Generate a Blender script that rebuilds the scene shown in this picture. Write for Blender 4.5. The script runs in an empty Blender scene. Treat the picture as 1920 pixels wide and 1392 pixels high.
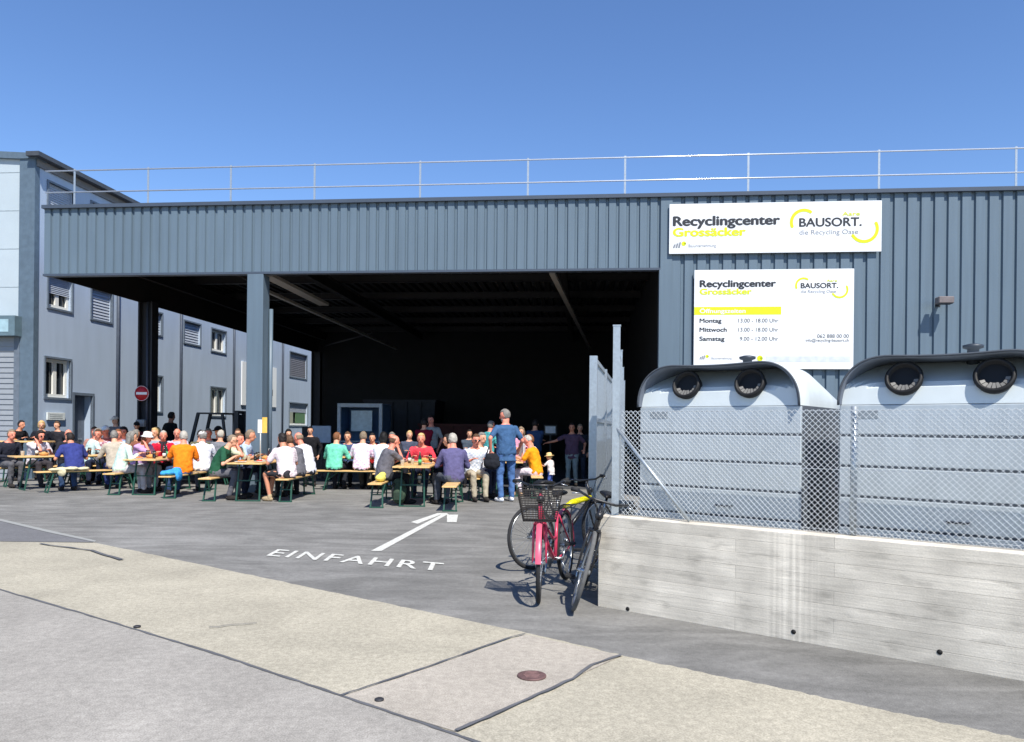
import bpy, math, random
from mathutils import Vector, Matrix, noise as mnoise
random.seed(7)
SC = bpy.context.scene
COL = SC.collection
rad = math.radians
# ---------------------------------------------------------------- camera, sky, sun
EYE = 1.5
ROLL = math.atan(0.010)
FPX, CX, HY = 1407.0, 960.0, 804.0
cam = bpy.data.objects.new('camera', bpy.data.cameras.new('camera'))
COL.objects.link(cam); SC.camera = cam
cam.data.sensor_width = 36.0
cam.data.lens = 36.0 * FPX / 1920.0
cam.data.shift_y = 108.0 / 1920.0
cam.data.clip_end = 3000
cam.location = (0, 0, EYE)
cam.rotation_euler = (rad(90), -ROLL, 0)
SUN_EL, SUN_AZ = rad(52), rad(22)          # azimuth: how far right of straight behind the camera
sun_dir = Vector((math.sin(SUN_AZ)*math.cos(SUN_EL), -math.cos(SUN_AZ)*math.cos(SUN_EL), math.sin(SUN_EL)))
W = bpy.data.worlds.new('World'); SC.world = W; W.use_nodes = True
nt = W.node_tree; bg = nt.nodes['Background']
sky = nt.nodes.new('ShaderNodeTexSky'); sky.sky_type = 'NISHITA'; sky.sun_disc = False
sky.sun_elevation = SUN_EL
sky.sun_rotation = math.pi - SUN_AZ
sky.altitude = 400; sky.air_density = 1.0; sky.dust_density = 0.1; sky.ozone_density = 4.5
hs = nt.nodes.new('ShaderNodeHueSaturation'); hs.inputs['Saturation'].default_value = 1.10; hs.inputs['Value'].default_value = 1.12; hs.inputs['Hue'].default_value = .506
nt.links.new(sky.outputs[0], hs.inputs['Color']); nt.links.new(hs.outputs[0], bg.inputs[0]); bg.inputs[1].default_value = 0.12
sl = bpy.data.lights.new('sun', 'SUN'); sl.energy = 4.8; sl.angle = rad(0.53); sl.color = (1.0, 0.945, 0.85)
so = bpy.data.objects.new('sun', sl); COL.objects.link(so)
so.rotation_euler = sun_dir.to_track_quat('Z', 'Y').to_euler(); so.location = (10, -20, 30)
SC.view_settings.view_transform = 'Standard'; SC.view_settings.look = 'None'
SC.view_settings.exposure = 0.5; SC.view_settings.gamma = 1.0
SC.cycles.max_bounces = 6

# ---------------------------------------------------------------- measuring helpers
def ray(px, py):
    x, up = px - CX, HY - py
    c, s = math.cos(ROLL), math.sin(ROLL)
    return (x*c - up*s)/FPX, (x*s + up*c)/FPX
def G(px, py, z=0.0):                       # a point on the ground
    a, b = ray(px, py); Y = (z-EYE)/b
    return Vector((a*Y, Y, z))
def AT(px, py, Y):
    a, b = ray(px, py); return Vector((a*Y, Y, EYE + b*Y))
YAW = rad(5.4); HD = 16.5
UX, UY = math.cos(YAW), -math.sin(YAW)      # facade direction
VX, VY = math.sin(YAW), math.cos(YAW)       # depth direction
def HW(u, v, z=0.0): return Vector((u*UX + v*VX, HD + u*UY + v*VY, z))
def HU(px, py, v=0.0):                      # pixel -> (u,z) on the plane of depth v
    a, b = ray(px, py)
    # X=u*UX+v*VX ; Y=HD+u*UY+v*VY ; X=a*Y
    u = (a*(HD + v*VY) - v*VX)/(UX - a*UY)
    Y = HD + u*UY + v*VY
    return u, EYE + b*Y
def HV(px, py, u):                          # pixel -> (v,z) on the plane u
    a, b = ray(px, py)
    v = (a*(HD + u*UY) - u*UX)/(VX - a*VY)
    Y = HD + u*UY + v*VY
    return v, EYE + b*Y

# ---------------------------------------------------------------- materials
MATS = {}
def lin(c):
    c = c/255.0
    return c/12.92 if c <= 0.04045 else ((c+0.055)/1.055)**2.4
def M(name, rgb, rough=0.7, metal=0.0, var=0.12, scale=8.0, bump=0.0, bscale=60.0, stretch=None, spec=0.4, clear=0.0, var2=0.0, scale2=0.7):
    if name in MATS: return MATS[name]
    m = bpy.data.materials.new(name); m.use_nodes = True
    n = m.node_tree.nodes; l = m.node_tree.links; b = n['Principled BSDF']
    col = tuple(lin(x) for x in rgb) + (1,)
    b.inputs['Roughness'].default_value = rough; b.inputs['Metallic'].default_value = metal
    b.inputs['Specular IOR Level'].default_value = spec
    b.inputs['Coat Weight'].default_value = clear
    tc = n.new('ShaderNodeTexCoord'); mp = n.new('ShaderNodeMapping')
    if stretch: mp.inputs['Scale'].default_value = stretch
    l.new(tc.outputs['Object'], mp.inputs[0])
    nz = n.new('ShaderNodeTexNoise'); nz.inputs['Scale'].default_value = scale; nz.inputs['Detail'].default_value = 6
    l.new(mp.outputs[0], nz.inputs['Vector'])
    r = n.new('ShaderNodeValToRGB')
    r.color_ramp.elements[0].position = 0.3; r.color_ramp.elements[1].position = 0.7
    r.color_ramp.elements[0].color = tuple(x*(1-var) for x in col[:3]) + (1,)
    r.color_ramp.elements[1].color = tuple(min(1, x*(1+var)) for x in col[:3]) + (1,)
    l.new(nz.outputs['Fac'], r.inputs[0])
    out = r.outputs[0]
    if var2:
        n2 = n.new('ShaderNodeTexNoise'); n2.inputs['Scale'].default_value = scale2; n2.inputs['Detail'].default_value = 3
        l.new(tc.outputs['Object'], n2.inputs['Vector'])
        r2 = n.new('ShaderNodeMapRange'); r2.inputs[1].default_value = .3; r2.inputs[2].default_value = .7
        r2.inputs[3].default_value = 1-var2; r2.inputs[4].default_value = 1+var2
        l.new(n2.outputs['Fac'], r2.inputs[0])
        mx = n.new('ShaderNodeVectorMath'); mx.operation = 'SCALE'
        l.new(out, mx.inputs[0]); l.new(r2.outputs[0], mx.inputs['Scale']); out = mx.outputs[0]
    l.new(out, b.inputs['Base Color'])
    if bump:
        nb = n.new('ShaderNodeTexNoise'); nb.inputs['Scale'].default_value = bscale; nb.inputs['Detail'].default_value = 5
        l.new(mp.outputs[0], nb.inputs['Vector'])
        bp = n.new('ShaderNodeBump'); bp.inputs['Strength'].default_value = bump; bp.inputs['Distance'].default_value = 0.01
        l.new(nb.outputs['Fac'], bp.inputs['Height']); l.new(bp.outputs[0], b.inputs['Normal'])
    MATS[name] = m
    return m
def stripes(rgb, rgb2, kind='stripe', scale=14):
    nm = 'cloth_%s_%d_%d_%d' % ((kind,)+tuple(rgb))
    if nm in MATS: return MATS[nm]
    m = M(nm, rgb, rough=.9, var=.08, scale=14, bump=.3, bscale=40, spec=.15)
    n = m.node_tree.nodes; l = m.node_tree.links; b = n['Principled BSDF']
    src = b.inputs['Base Color'].links[0].from_socket
    tc = n.new('ShaderNodeTexCoord'); w = n.new('ShaderNodeTexWave' if kind == 'stripe' else 'ShaderNodeTexChecker')
    w.inputs['Scale'].default_value = scale
    if kind == 'stripe': w.bands_direction = 'Z'
    l.new(tc.outputs['Object'], w.inputs['Vector'])
    mx = n.new('ShaderNodeMix'); mx.data_type = 'RGBA'
    l.new(w.outputs['Fac'], mx.inputs[0]); l.new(src, mx.inputs[6]); mx.inputs[7].default_value = tuple(lin(x) for x in rgb2)+(1,)
    l.new(mx.outputs[2], b.inputs['Base Color']); return m
def cloth(rgb): return M('cloth_%d_%d_%d' % tuple(rgb), rgb, rough=.9, var=.14, scale=14, bump=.6, bscale=26, spec=.15)
def paint(rgb, r=.45): return M('paint_%d_%d_%d' % tuple(rgb), rgb, rough=r, var=.04, scale=5)

# ---------------------------------------------------------------- mesh builder
class MB:
    def __init__(s): s.v = []; s.f = []; s.m = []; s.sm = []
    def add(s, vs, fs, mi=0, smooth=False):
        o = len(s.v); s.v += [Vector(x) for x in vs]
        for f in fs: s.f.append(tuple(i+o for i in f)); s.m.append(mi); s.sm.append(smooth)
        return s
    def box(s, x0, x1, y0, y1, z0, z1, mi=0):
        v = [(x0,y0,z0),(x1,y0,z0),(x1,y1,z0),(x0,y1,z0),(x0,y0,z1),(x1,y0,z1),(x1,y1,z1),(x0,y1,z1)]
        return s.add(v, [(0,3,2,1),(4,5,6,7),(0,1,5,4),(1,2,6,5),(2,3,7,6),(3,0,4,7)], mi)
    def cbox(s, x0, x1, y0, y1, z0, z1, c=.01, mi=0):    # box with chamfered edges
        vs = []
        for sx in (0,1):
            for sy in (0,1):
                for sz in (0,1):
                    X = (x0,x1)[sx]; Y = (y0,y1)[sy]; Z = (z0,z1)[sz]
                    dx, dy, dz = c*(1,-1)[sx], c*(1,-1)[sy], c*(1,-1)[sz]
                    vs += [(X,Y+dy,Z+dz),(X+dx,Y,Z+dz),(X+dx,Y+dy,Z)]
        I = lambda a,b,d,k: (a*4+b*2+d)*3+k
        fs = []
        for a in (0,1): fs.append((I(a,0,0,0),I(a,1,0,0),I(a,1,1,0),I(a,0,1,0)))
        for b in (0,1): fs.append((I(0,b,0,1),I(0,b,1,1),I(1,b,1,1),I(1,b,0,1)))
        for d in (0,1): fs.append((I(0,0,d,2),I(1,0,d,2),I(1,1,d,2),I(0,1,d,2)))
        for a in (0,1):
            for b in (0,1): fs.append((I(a,b,0,0),I(a,b,1,0),I(a,b,1,1),I(a,b,0,1)))
            for d in (0,1): fs.append((I(a,0,d,0),I(a,1,d,0),I(a,1,d,2),I(a,0,d,2)))
        for b in (0,1):
            for d in (0,1): fs.append((I(0,b,d,1),I(1,b,d,1),I(1,b,d,2),I(0,b,d,2)))
        for a in (0,1):
            for b in (0,1):
                for d in (0,1): fs.append((I(a,b,d,0),I(a,b,d,1),I(a,b,d,2)))
        return s.add(vs, fs, mi)
    def quad(s, a, b, c, d, mi=0): return s.add([a,b,c,d], [(0,1,2,3)], mi)
    def tube(s, path, r, n=8, mi=0, closed=False, smooth=True, caps=True):
        P = [Vector(p) for p in path]; N = len(P)
        R = r if isinstance(r, (list, tuple)) else [r]*N
        vs = []; prev = None
        for i, p in enumerate(P):
            if closed: t = (P[(i+1) % N]-P[i-1]).normalized()
            else: t = (P[min(i+1, N-1)]-P[max(i-1, 0)]).normalized()
            if prev is None:
                a = Vector((0,0,1)) if abs(t.z) < .9 else Vector((1,0,0))
                x = t.cross(a).normalized()
            else:
                x = (prev - t*prev.dot(t)).normalized()
            prev = x; y = t.cross(x)
            for k in range(n):
                q = 2*math.pi*(k+.5)/n
                vs.append(p + (x*math.cos(q)+y*math.sin(q))*R[i])
        fs = []
        for i in range(N if closed else N-1):
            j = (i+1) % N
            for k in range(n):
                k2 = (k+1) % n
                fs.append((i*n+k, i*n+k2, j*n+k2, j*n+k))
        o = len(s.v); s.add(vs, fs, mi, smooth)
        if caps and not closed:
            s.f.append(tuple(o+k for k in reversed(range(n)))); s.m.append(mi); s.sm.append(False)
            s.f.append(tuple(o+(N-1)*n+k for k in range(n))); s.m.append(mi); s.sm.append(False)
        return s
    def bar(s, p0, p1, w, h=None, mi=0):                 # square bar
        h = h or w
        p0, p1 = Vector(p0), Vector(p1); t = (p1-p0).normalized()
        a = Vector((0,0,1)) if abs(t.z) < .95 else Vector((0,1,0))
        x = t.cross(a).normalized()*w/2; y = t.cross(x).normalized()*h/2
        v = [p0-x-y,p0+x-y,p0+x+y,p0-x+y,p1-x-y,p1+x-y,p1+x+y,p1-x+y]
        return s.add(v, [(0,3,2,1),(4,5,6,7),(0,1,5,4),(1,2,6,5),(2,3,7,6),(3,0,4,7)], mi)
    def lathe(s, prof, c=(0,0,0), n=20, mi=0, axis=(0,0,1), smooth=True):   # prof: (r, h)
        c = Vector(c); ax = Vector(axis).normalized()
        a = Vector((1,0,0)) if abs(ax.x) < .9 else Vector((0,1,0))
        x = ax.cross(a).normalized(); y = ax.cross(x)
        vs = []
        for r, h in prof:
            for k in range(n):
                q = 2*math.pi*k/n
                vs.append(c + ax*h + (x*math.cos(q)+y*math.sin(q))*r)
        fs = []
        for i in range(len(prof)-1):
            for k in range(n):
                k2 = (k+1) % n
                fs.append((i*n+k, i*n+k2, (i+1)*n+k2, (i+1)*n+k))
        o = len(s.v); s.add(vs, fs, mi, smooth)
        if prof[0][0] > 1e-5: s.f.append(tuple(o+k for k in reversed(range(n)))); s.m.append(mi); s.sm.append(False)
        if prof[-1][0] > 1e-5: s.f.append(tuple(o+(len(prof)-1)*n+k for k in range(n))); s.m.append(mi); s.sm.append(False)
        return s
    def ell(s, c, r, M3=None, nu=12, nv=8, mi=0, fn=None):  # ellipsoid; fn(unit vector) -> radius scale
        c = Vector(c); vs = []
        for j in range(nv+1):
            th = math.pi*j/nv
            for k in range(nu):
                q = 2*math.pi*k/nu
                d = Vector((math.sin(th)*math.cos(q), math.sin(th)*math.sin(q), math.cos(th)))
                sc = fn(d) if fn else 1.0
                p = Vector((d.x*r[0], d.y*r[1], d.z*r[2]))*sc
                if M3 is not None: p = M3 @ p
                vs.append(c+p)
        fs = []
        for j in range(nv):
            for k in range(nu):
                k2 = (k+1) % nu
                fs.append((j*nu+k, (j+1)*nu+k, (j+1)*nu+k2, j*nu+k2))
        return s.add(vs, fs, mi, True)
    def cap(s, p0, p1, r0, r1, n=10, mi=0):               # tapered capsule
        p0, p1 = Vector(p0), Vector(p1); t = (p1-p0)
        L = t.length
        if L < 1e-6: return s
        t /= L
        pts = [p0-t*r0*.92, p0-t*r0*.6, p0, p0+t*L*.33, p0+t*L*.66, p1, p1+t*r1*.6, p1+t*r1*.92]
        rr = [r0*.35, r0*.8, r0, r0+(r1-r0)*.33, r0+(r1-r0)*.66, r1, r1*.8, r1*.35]
        return s.tube(pts, rr, n, mi)
    def loft(s, secs, n=14, mi=0, power=1.0):             # secs: (center, xaxis*halfwidth, yaxis*halfdepth)
        vs = []
        for c, ax, ay in secs:
            c, ax, ay = Vector(c), Vector(ax), Vector(ay)
            for k in range(n):
                q = 2*math.pi*k/n; cq, sq = math.cos(q), math.sin(q)
                cq = math.copysign(abs(cq)**power, cq); sq = math.copysign(abs(sq)**power, sq)
                vs.append(c+ax*cq+ay*sq)
        fs = []
        for i in range(len(secs)-1):
            for k in range(n):
                k2 = (k+1) % n
                fs.append((i*n+k, i*n+k2, (i+1)*n+k2, (i+1)*n+k))
        o = len(s.v); s.add(vs, fs, mi, True)
        s.f.append(tuple(o+k for k in reversed(range(n)))); s.m.append(mi); s.sm.append(True)
        s.f.append(tuple(o+(len(secs)-1)*n+k for k in range(n))); s.m.append(mi); s.sm.append(True)
        return s
    def mesh(s, name, mats):
        me = bpy.data.meshes.new(name)
        me.from_pydata([tuple(v) for v in s.v], [], s.f)
        for m in mats: me.materials.append(m)
        me.polygons.foreach_set('material_index', s.m)
        me.polygons.foreach_set('use_smooth', s.sm)
        me.update()
        return me
def fixn(me):
    import bmesh
    b = bmesh.new(); b.from_mesh(me); bmesh.ops.recalc_face_normals(b, faces=b.faces); b.to_mesh(me); b.free()
def obj(name, mb, mats, parent=None):
    if not isinstance(mats, (list, tuple)): mats = [mats]
    me = mb.mesh(name, mats); fixn(me)
    o = bpy.data.objects.new(name, me); COL.objects.link(o)
    if parent: o.parent = parent
    return o
def tag(o, label, cat, group=None):
    o['label'] = label; o['category'] = cat
    if group: o['group'] = group
    return o
def thing(name, label, cat, loc=(0,0,0), rz=0.0, group=None):
    o = bpy.data.objects.new(name, None); COL.objects.link(o)
    o.location = loc; o.rotation_euler = (0, 0, rz); o.empty_display_size = .2
    return tag(o, label, cat, group)
def struct(name, mb, mats):
    o = obj(name, mb, mats); o['kind'] = 'structure'; return o
def dup(root, loc, rz, label, group=None):
    r = root.copy(); COL.objects.link(r); r.location = loc; r.rotation_euler = (0,0,rz); r['label'] = label
    if group: r['group'] = group
    for ch in list(root.children):
        c = ch.copy(); COL.objects.link(c); c.parent = r
        for g in list(ch.children):
            d = g.copy(); COL.objects.link(d); d.parent = c
    return r
PEND = []                                     # meshes waiting for their voxel pass
def organic(name, mb, mats, parent, voxel, smooth=2, disp=0.0, dscale=.12, paintfn=None):
    me = mb.mesh(name, mats[:1]); fixn(me)
    o = bpy.data.objects.new(name, me); COL.objects.link(o)
    if parent: o.parent = parent
    r = o.modifiers.new('r', 'REMESH'); r.mode = 'VOXEL'; r.voxel_size = voxel; r.use_smooth_shade = True
    if disp:
        key = 'folds%.3f' % dscale
        tx = bpy.data.textures.get(key) or bpy.data.textures.new(key, 'CLOUDS'); tx.noise_scale = dscale; tx.noise_depth = 2
        d = o.modifiers.new('d', 'DISPLACE'); d.texture = tx; d.strength = disp; d.mid_level = .5; d.texture_coords = 'LOCAL'
    if smooth:
        k = o.modifiers.new('s', 'SMOOTH'); k.iterations = smooth; k.factor = .5
    PEND.append((o, mats, paintfn)); return o
def flush():
    bpy.context.view_layer.update()
    dg = bpy.context.evaluated_depsgraph_get()
    new = []
    for o, mats, fn in PEND:
        me = bpy.data.meshes.new_from_object(o.evaluated_get(dg)); new.append(me)
    for (o, mats, fn), me in zip(PEND, new):
        nm = o.data.name; o.modifiers.clear(); o.data = me; me.name = nm
        me.materials.clear()
        for m in mats: me.materials.append(m)
        me.polygons.foreach_set('use_smooth', [True]*len(me.polygons))
        if fn:
            vs = me.vertices
            for p in me.polygons:
                k = fn(vs[p.vertices[0]].co)
                if k: p.material_index = k
    PEND.clear()
TEXTS = []
def lettering(name, s, width, mat, parent, frame, height=None, bold=0.0, spacing=1.0, nrm=(0,-1,0)):
    """s set in the font to the given width; frame(x, y) -> local point, x right y up, origin bottom left of the text.
    bold thickens the strokes with shifted copies, each a hair further out"""
    cu = bpy.data.curves.new('t', 'FONT'); cu.body = s; cu.size = 1; cu.space_character = spacing
    o = bpy.data.objects.new('t', cu); COL.objects.link(o)
    bpy.context.view_layer.update()
    me = bpy.data.meshes.new_from_object(o.evaluated_get(bpy.context.evaluated_depsgraph_get()))
    bpy.data.objects.remove(o)
    xs = [v.co.x for v in me.vertices]; x0, x1 = min(xs), max(xs)
    k = width/(x1-x0); ky = (height/0.72) if height else k      # capitals are about .72 of the size
    mb = MB(); nrm = Vector(nrm); d = 0
    sh = [(0,0)] if not bold else [(0,0),(bold,0),(-bold,0),(0,bold*.7),(0,-bold*.7)]
    fs = [tuple(p.vertices) for p in me.polygons]
    for sx, sy in sh:
        mb.add([frame((v.co.x-x0+sx)*k, (v.co.y+sy)*ky) + nrm*d for v in me.vertices], fs); d += .0004
    bpy.data.meshes.remove(me)
    me = mb.mesh(name, [mat])
    ob = bpy.data.objects.new(name, me); COL.objects.link(ob); ob.parent = parent
    return ob
# ================================================================ GROUND
def ground_mat(name, base, blot, speck, streak=0.0, specks=115, rough=.9, big=.35):
    m = bpy.data.materials.new(name); m.use_nodes = True
    n = m.node_tree.nodes; l = m.node_tree.links; b = n['Principled BSDF']
    b.inputs['Roughness'].default_value = rough; b.inputs['Specular IOR Level'].default_value = .25
    tc = n.new('ShaderNodeTexCoord')
    def noise(scale, det, src=None, dist=0):
        t = n.new('ShaderNodeTexNoise'); t.inputs['Scale'].default_value = scale; t.inputs['Detail'].default_value = det
        t.inputs['Distortion'].default_value = dist
        l.new(src or tc.outputs['Object'], t.inputs['Vector']); return t.outputs['Fac']
    def rng(f, lo, hi, a=.3, c=.7):
        r = n.new('ShaderNodeMapRange'); r.inputs[1].default_value = a; r.inputs[2].default_value = c
        r.inputs[3].default_value = lo; r.inputs[4].default_value = hi; l.new(f, r.inputs[0]); return r.outputs[0]
    def mul(a, c):
        k = n.new('ShaderNodeMath'); k.operation = 'MULTIPLY'; l.new(a, k.inputs[0]); l.new(c, k.inputs[1]); return k.outputs[0]
    f = mul(rng(noise(big, 4, dist=.6), 1-blot, 1+blot), rng(noise(specks, 3), 1-speck, 1+speck))
    f = mul(f, rng(noise(2.3, 6), 1-blot*.6, 1+blot*.6))
    f = mul(f, rng(noise(22, 4), 1-speck*.5, 1+speck*.5))
    if streak:
        mp = n.new('ShaderNodeMapping'); mp.inputs['Scale'].default_value = (.55, 1.5, 1); mp.inputs['Rotation'].default_value = (0,0,.35)
        l.new(tc.outputs['Object'], mp.inputs[0])
        f = mul(f, rng(noise(1.1, 7, mp.outputs[0], 2.6), 1-streak, 1+streak, .38, .62))
    v = n.new('ShaderNodeVectorMath'); v.operation = 'SCALE'; v.inputs[0].default_value = tuple(lin(x) for x in base)
    l.new(f, v.inputs['Scale']); l.new(v.outputs[0], b.inputs['Base Color'])
    bp = n.new('ShaderNodeBump'); bp.inputs['Strength'].default_value = .25; bp.inputs['Distance'].default_value = .004
    l.new(noise(specks*.8, 2), bp.inputs['Height']); l.new(bp.outputs[0], b.inputs['Normal'])
    return m
ASPH = ground_mat('asphalt', (119,118,115), .20, .24, .14)
ASPH2 = ground_mat('asphalt_dark', (108,108,110), .12, .2)
CONC = ground_mat('concrete_paving', (164,158,142), .11, .24, big=.9)
CONC2 = ground_mat('concrete_paving_pink', (162,155,144), .10, .24, big=.9)
CONC3 = ground_mat('concrete_road', (150,146,139), .11, .26, big=.9)
TAR = M('joint_tar', (92,93,96), rough=.7, var=.2, scale=6)
FLOOR_SHADE = ground_mat('hall_floor_shade', (70,72,76), .1, .2)

def sheet(name, pts, z, mat):
    mb = MB(); mb.add([Vector((p[0], p[1], z)) for p in pts], [tuple(range(len(pts)))])
    return struct(name, mb, mat)
mb = MB()
N = 20
S = [-400, -60, -30, -15, -8, -4, 0, 4, 8, 15, 30, 60, 400]
T = [-60, -10, 0, 4, 8, 12, 16, 20, 26, 34, 60, 120, 600]
for i in range(len(S)-1):
    for j in range(len(T)-1):
        mb.quad((S[i],T[j],0),(S[i+1],T[j],0),(S[i+1],T[j+1],0),(S[i],T[j+1],0))
struct('ground', mb, ASPH)
random.seed(3)
def densify(pix, step=14, amp=0.7):           # ragged edge along a line of photo points, on the ground
    out = []
    for (x0,y0),(x1,y1) in zip(pix, pix[1:]):
        n = max(1, int(abs(x1-x0)/step))
        for i in range(n):
            t = i/n; x = x0+(x1-x0)*t; y = y0+(y1-y0)*t
            out.append(G(x, y + random.uniform(-amp, amp)*(1 + max(0, x-900)/500)))
    out.append(G(*pix[-1])); return out
edge = densify([(175,1018),(360,1056),(560,1098),(780,1144),(1000,1190),(1200,1238),(1560,1312),(1920,1388),(2300,1472)])
left_far = [G(-500,1011), G(0,1016)]
pav = left_far + edge + [Vector((9,-1,0)), Vector((9,-12,0)), Vector((-45,-12,0)), Vector((-45,8,0))]
sheet('pavement', pav, .004, CONC)
sheet('pavement_band', [G(-500,940), G(0,977), G(178,1017), G(174,1018.5), G(0,1016.5), G(-500,1011.5)], .004, ASPH2)
sheet('kerb_line', [G(-500,935), G(0,974), G(90,995), G(180,1015), G(178,1018), G(88,999), G(0,978), G(-500,940)], .009, paint((146,147,144), .8))
jl = [(-400,985),(0,1108),(200,1166),(420,1234),(640,1308),(880,1390),(1400,1580)]
road = [G(*p) for p in jl] + [Vector((2,-12,0)), Vector((-45,-12,0)), Vector((-45,5,0))]
sheet('road', road, .008, CONC3)
patch = [G(640,1308), G(985,1192), G(1165,1232), G(855,1375)]
sheet('pavement_patch', patch, .008, CONC2)
def joint(pix, w, z=.012, name='paving_joint', wob=1.0):
    P = []
    for (x0,y0),(x1,y1) in zip(pix, pix[1:]):
        n = max(1, int(math.hypot(x1-x0, y1-y0)/16))
        for i in range(n):
            t = i/n; P.append(G(x0+(x1-x0)*t, y0+(y1-y0)*t + random.uniform(-wob, wob)))
    P.append(G(*pix[-1]))
    mb = MB(); L = []; R = []
    for i, p in enumerate(P):
        t = (P[min(i+1,len(P)-1)]-P[max(0,i-1)]).normalized(); q = Vector((-t.y, t.x, 0))*w/2*random.uniform(.7, 1.35)
        L.append(Vector((p.x+q.x, p.y+q.y, z))); R.append(Vector((p.x-q.x, p.y-q.y, z)))
    for i in range(len(P)-1): mb.quad(R[i], R[i+1], L[i+1], L[i])
    return struct(name, mb, TAR)
joint(jl, .022, wob=.6)
joint([(640,1308),(800,1255),(960,1197),(985,1192)], .018, .016, wob=.6)
joint([(855,1375),(960,1329),(1075,1276),(1110,1250),(1165,1232)], .023, .016, wob=.9)
joint([(392,1180),(440,1175),(482,1171)], .011, .016, 'paving_crack')
joint([(75,1022),(110,1026),(150,1031),(170,1034)], .035, .016, 'paving_crack')
joint([(170,1034),(195,1042),(228,1052)], .045, .017, 'paving_crack')
# manhole cover
p = G(997, 1271)
t = thing('manhole_cover', 'small round rust-brown cover set in the pale paving', 'manhole cover', (p.x,p.y,0))
mb = MB().lathe([(.088,.008),(.088,.016),(.078,.019)], n=28)
obj('rim', mb, M('rust_iron', (104,80,78), rough=.7, metal=.3, var=.3, scale=30), t)
mb = MB().lathe([(.074,.013),(.074,.0175)], n=28)
for k in range(-2, 3):
    mb.box(-.05+abs(k)*.008, .05-abs(k)*.008, k*.024-.006, k*.024+.006, .0175, .0205)
obj('lid', mb, M('rust_iron2', (136,106,102), rough=.7, metal=.3, var=.3, scale=40), t)
for nm, x, y in (('near the long joint at the left of the paving', 257, 1178), ('beside the joint corner in the foreground', 711, 1316)):
    p = G(x, y)
    t = thing('survey_cap', 'tiny dark metal cap ' + nm, 'survey cap', (p.x,p.y,0), group='small caps in the paving')
    obj('cap', MB().lathe([(.026,.008),(.026,.016),(.018,.02),(.006,.021)], n=14), M('dark_iron', (60,60,64), rough=.6, metal=.4), t)
# painted arrow and word
WP = M('road_paint', (196,196,190), rough=.85, var=.26, scale=26, bump=.1)
mb = MB()
def flat(pts, z=.005): mb.add([Vector((p.x,p.y,z)) for p in pts], [tuple(range(len(pts)))])
flat([G(695,1034),G(715,1034),G(838,966),G(827,966)])
flat([G(770,980),G(783,983),G(826,966),G(842,966),G(838,963),G(820,963)], .0056)
flat([G(838,966),G(859,966),G(856,980),G(838,980)], .0062)
struct('road_marking_arrow', mb, WP)
e0, e1 = G(500,1043), G(826,1072)
bx = (e1-e0); bl = bx.length; bx.normalize(); by = (G(529,1029)-G(502,1044)); by.z = 0
by = by.normalized()*1.0
o = lettering('road_marking_word', 'EINFAHRT', bl, WP, None, lambda x, y: Vector((e0.x+bx.x*x+by.x*y, e0.y+bx.y*x+by.y*y, .0062)), height=.47, bold=.014, spacing=1.18, nrm=(0,0,1))
o['kind'] = 'structure'

# ================================================================ HALL
BLUE = M('clad_blue', (92,108,121), rough=.42, var=.07, scale=2.0, stretch=(5,5,.25), spec=.45, var2=.05, scale2=.5)
BLUED = M('clad_blue_dark', (66,76,90), rough=.45, var=.06, scale=3)
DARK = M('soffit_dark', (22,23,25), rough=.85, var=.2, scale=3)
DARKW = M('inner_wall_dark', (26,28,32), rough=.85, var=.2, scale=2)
STEEL = M('galvanised', (168,176,182), rough=.38, metal=.55, var=.10, scale=30, spec=.5)
GREYB = M('beam_grey', (38,39,42), rough=.6, var=.1)
hall = thing('recycling_hall', 'long blue-grey corrugated metal hall with a wide dark open front and roof railing', 'hall', HW(0,0,0), -YAW)
ZT, ZB = 6.55, 4.985
UL = HU(83, 450)[0]; UO = HU(1237, 600)[0]; UR = HU(1920, 400)[0] + 6.0
def corrug(mb, u0, u1, z0, z1, pitch=.27, depth=.045, groove=.055, sl=.02, y=0.0, mi=0):
    us = []; u = u0
    while u < u1-1e-3:
        a = min(u+pitch-groove-2*sl, u1); us += [(u, 0), (a, 0)]
        if a+sl < u1: us += [(a+sl, depth), (min(a+sl+groove, u1), depth)]
        u += pitch
    us.append((u1, 0))
    o = len(mb.v); n = len(us)
    mb.v += [Vector((a, y+d, z0)) for a, d in us] + [Vector((a, y+d, z1)) for a, d in us]
    for i in range(n-1):
        mb.f.append((o+i, o+i+1, o+n+i+1, o+n+i)); mb.m.append(mi); mb.sm.append(False)
mb = MB(); corrug(mb, UL, UO, ZB+.02, ZT-.03, pitch=.222, groove=.045, depth=.04, sl=.016); obj('fascia', mb, BLUE, hall)
mb = MB(); corrug(mb, UO+.25, UR, .05, ZT-.03); obj('cladding', mb, BLUE, hall)
mb = MB(); mb.box(UL-.03, UR, -.07, .32, ZT-.03, ZT+.05); obj('parapet_cap', mb, BLUED, hall)
mb = MB(); mb.box(UL-.02, UO, -.015, .16, ZB-.03, ZB+.02); obj('lower_trim', mb, BLUED, hall)
mb = MB(); mb.box(UO, UO+.25, -.02, .10, .0, ZT-.03); mb.box(UO-.02, UO, -.022, .22, 0, ZB-.03); obj('corner_trim', mb, BLUE, hall)
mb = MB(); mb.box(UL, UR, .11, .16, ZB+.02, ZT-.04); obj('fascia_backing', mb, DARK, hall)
mb = MB(); corrug(mb, 0, 18.9, ZB+.02, ZT-.03)
for v in mb.v: v.x, v.y = UL - .0 + v.y, v.x
obj('side_fascia', mb, BLUE, hall)
mb = MB(); mb.box(UL+.06, UL+.10, .16, 18.9, ZB-.02, ZT-.04); obj('side_fascia_backing', mb, DARK, hall)
VB = 18.0
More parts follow.
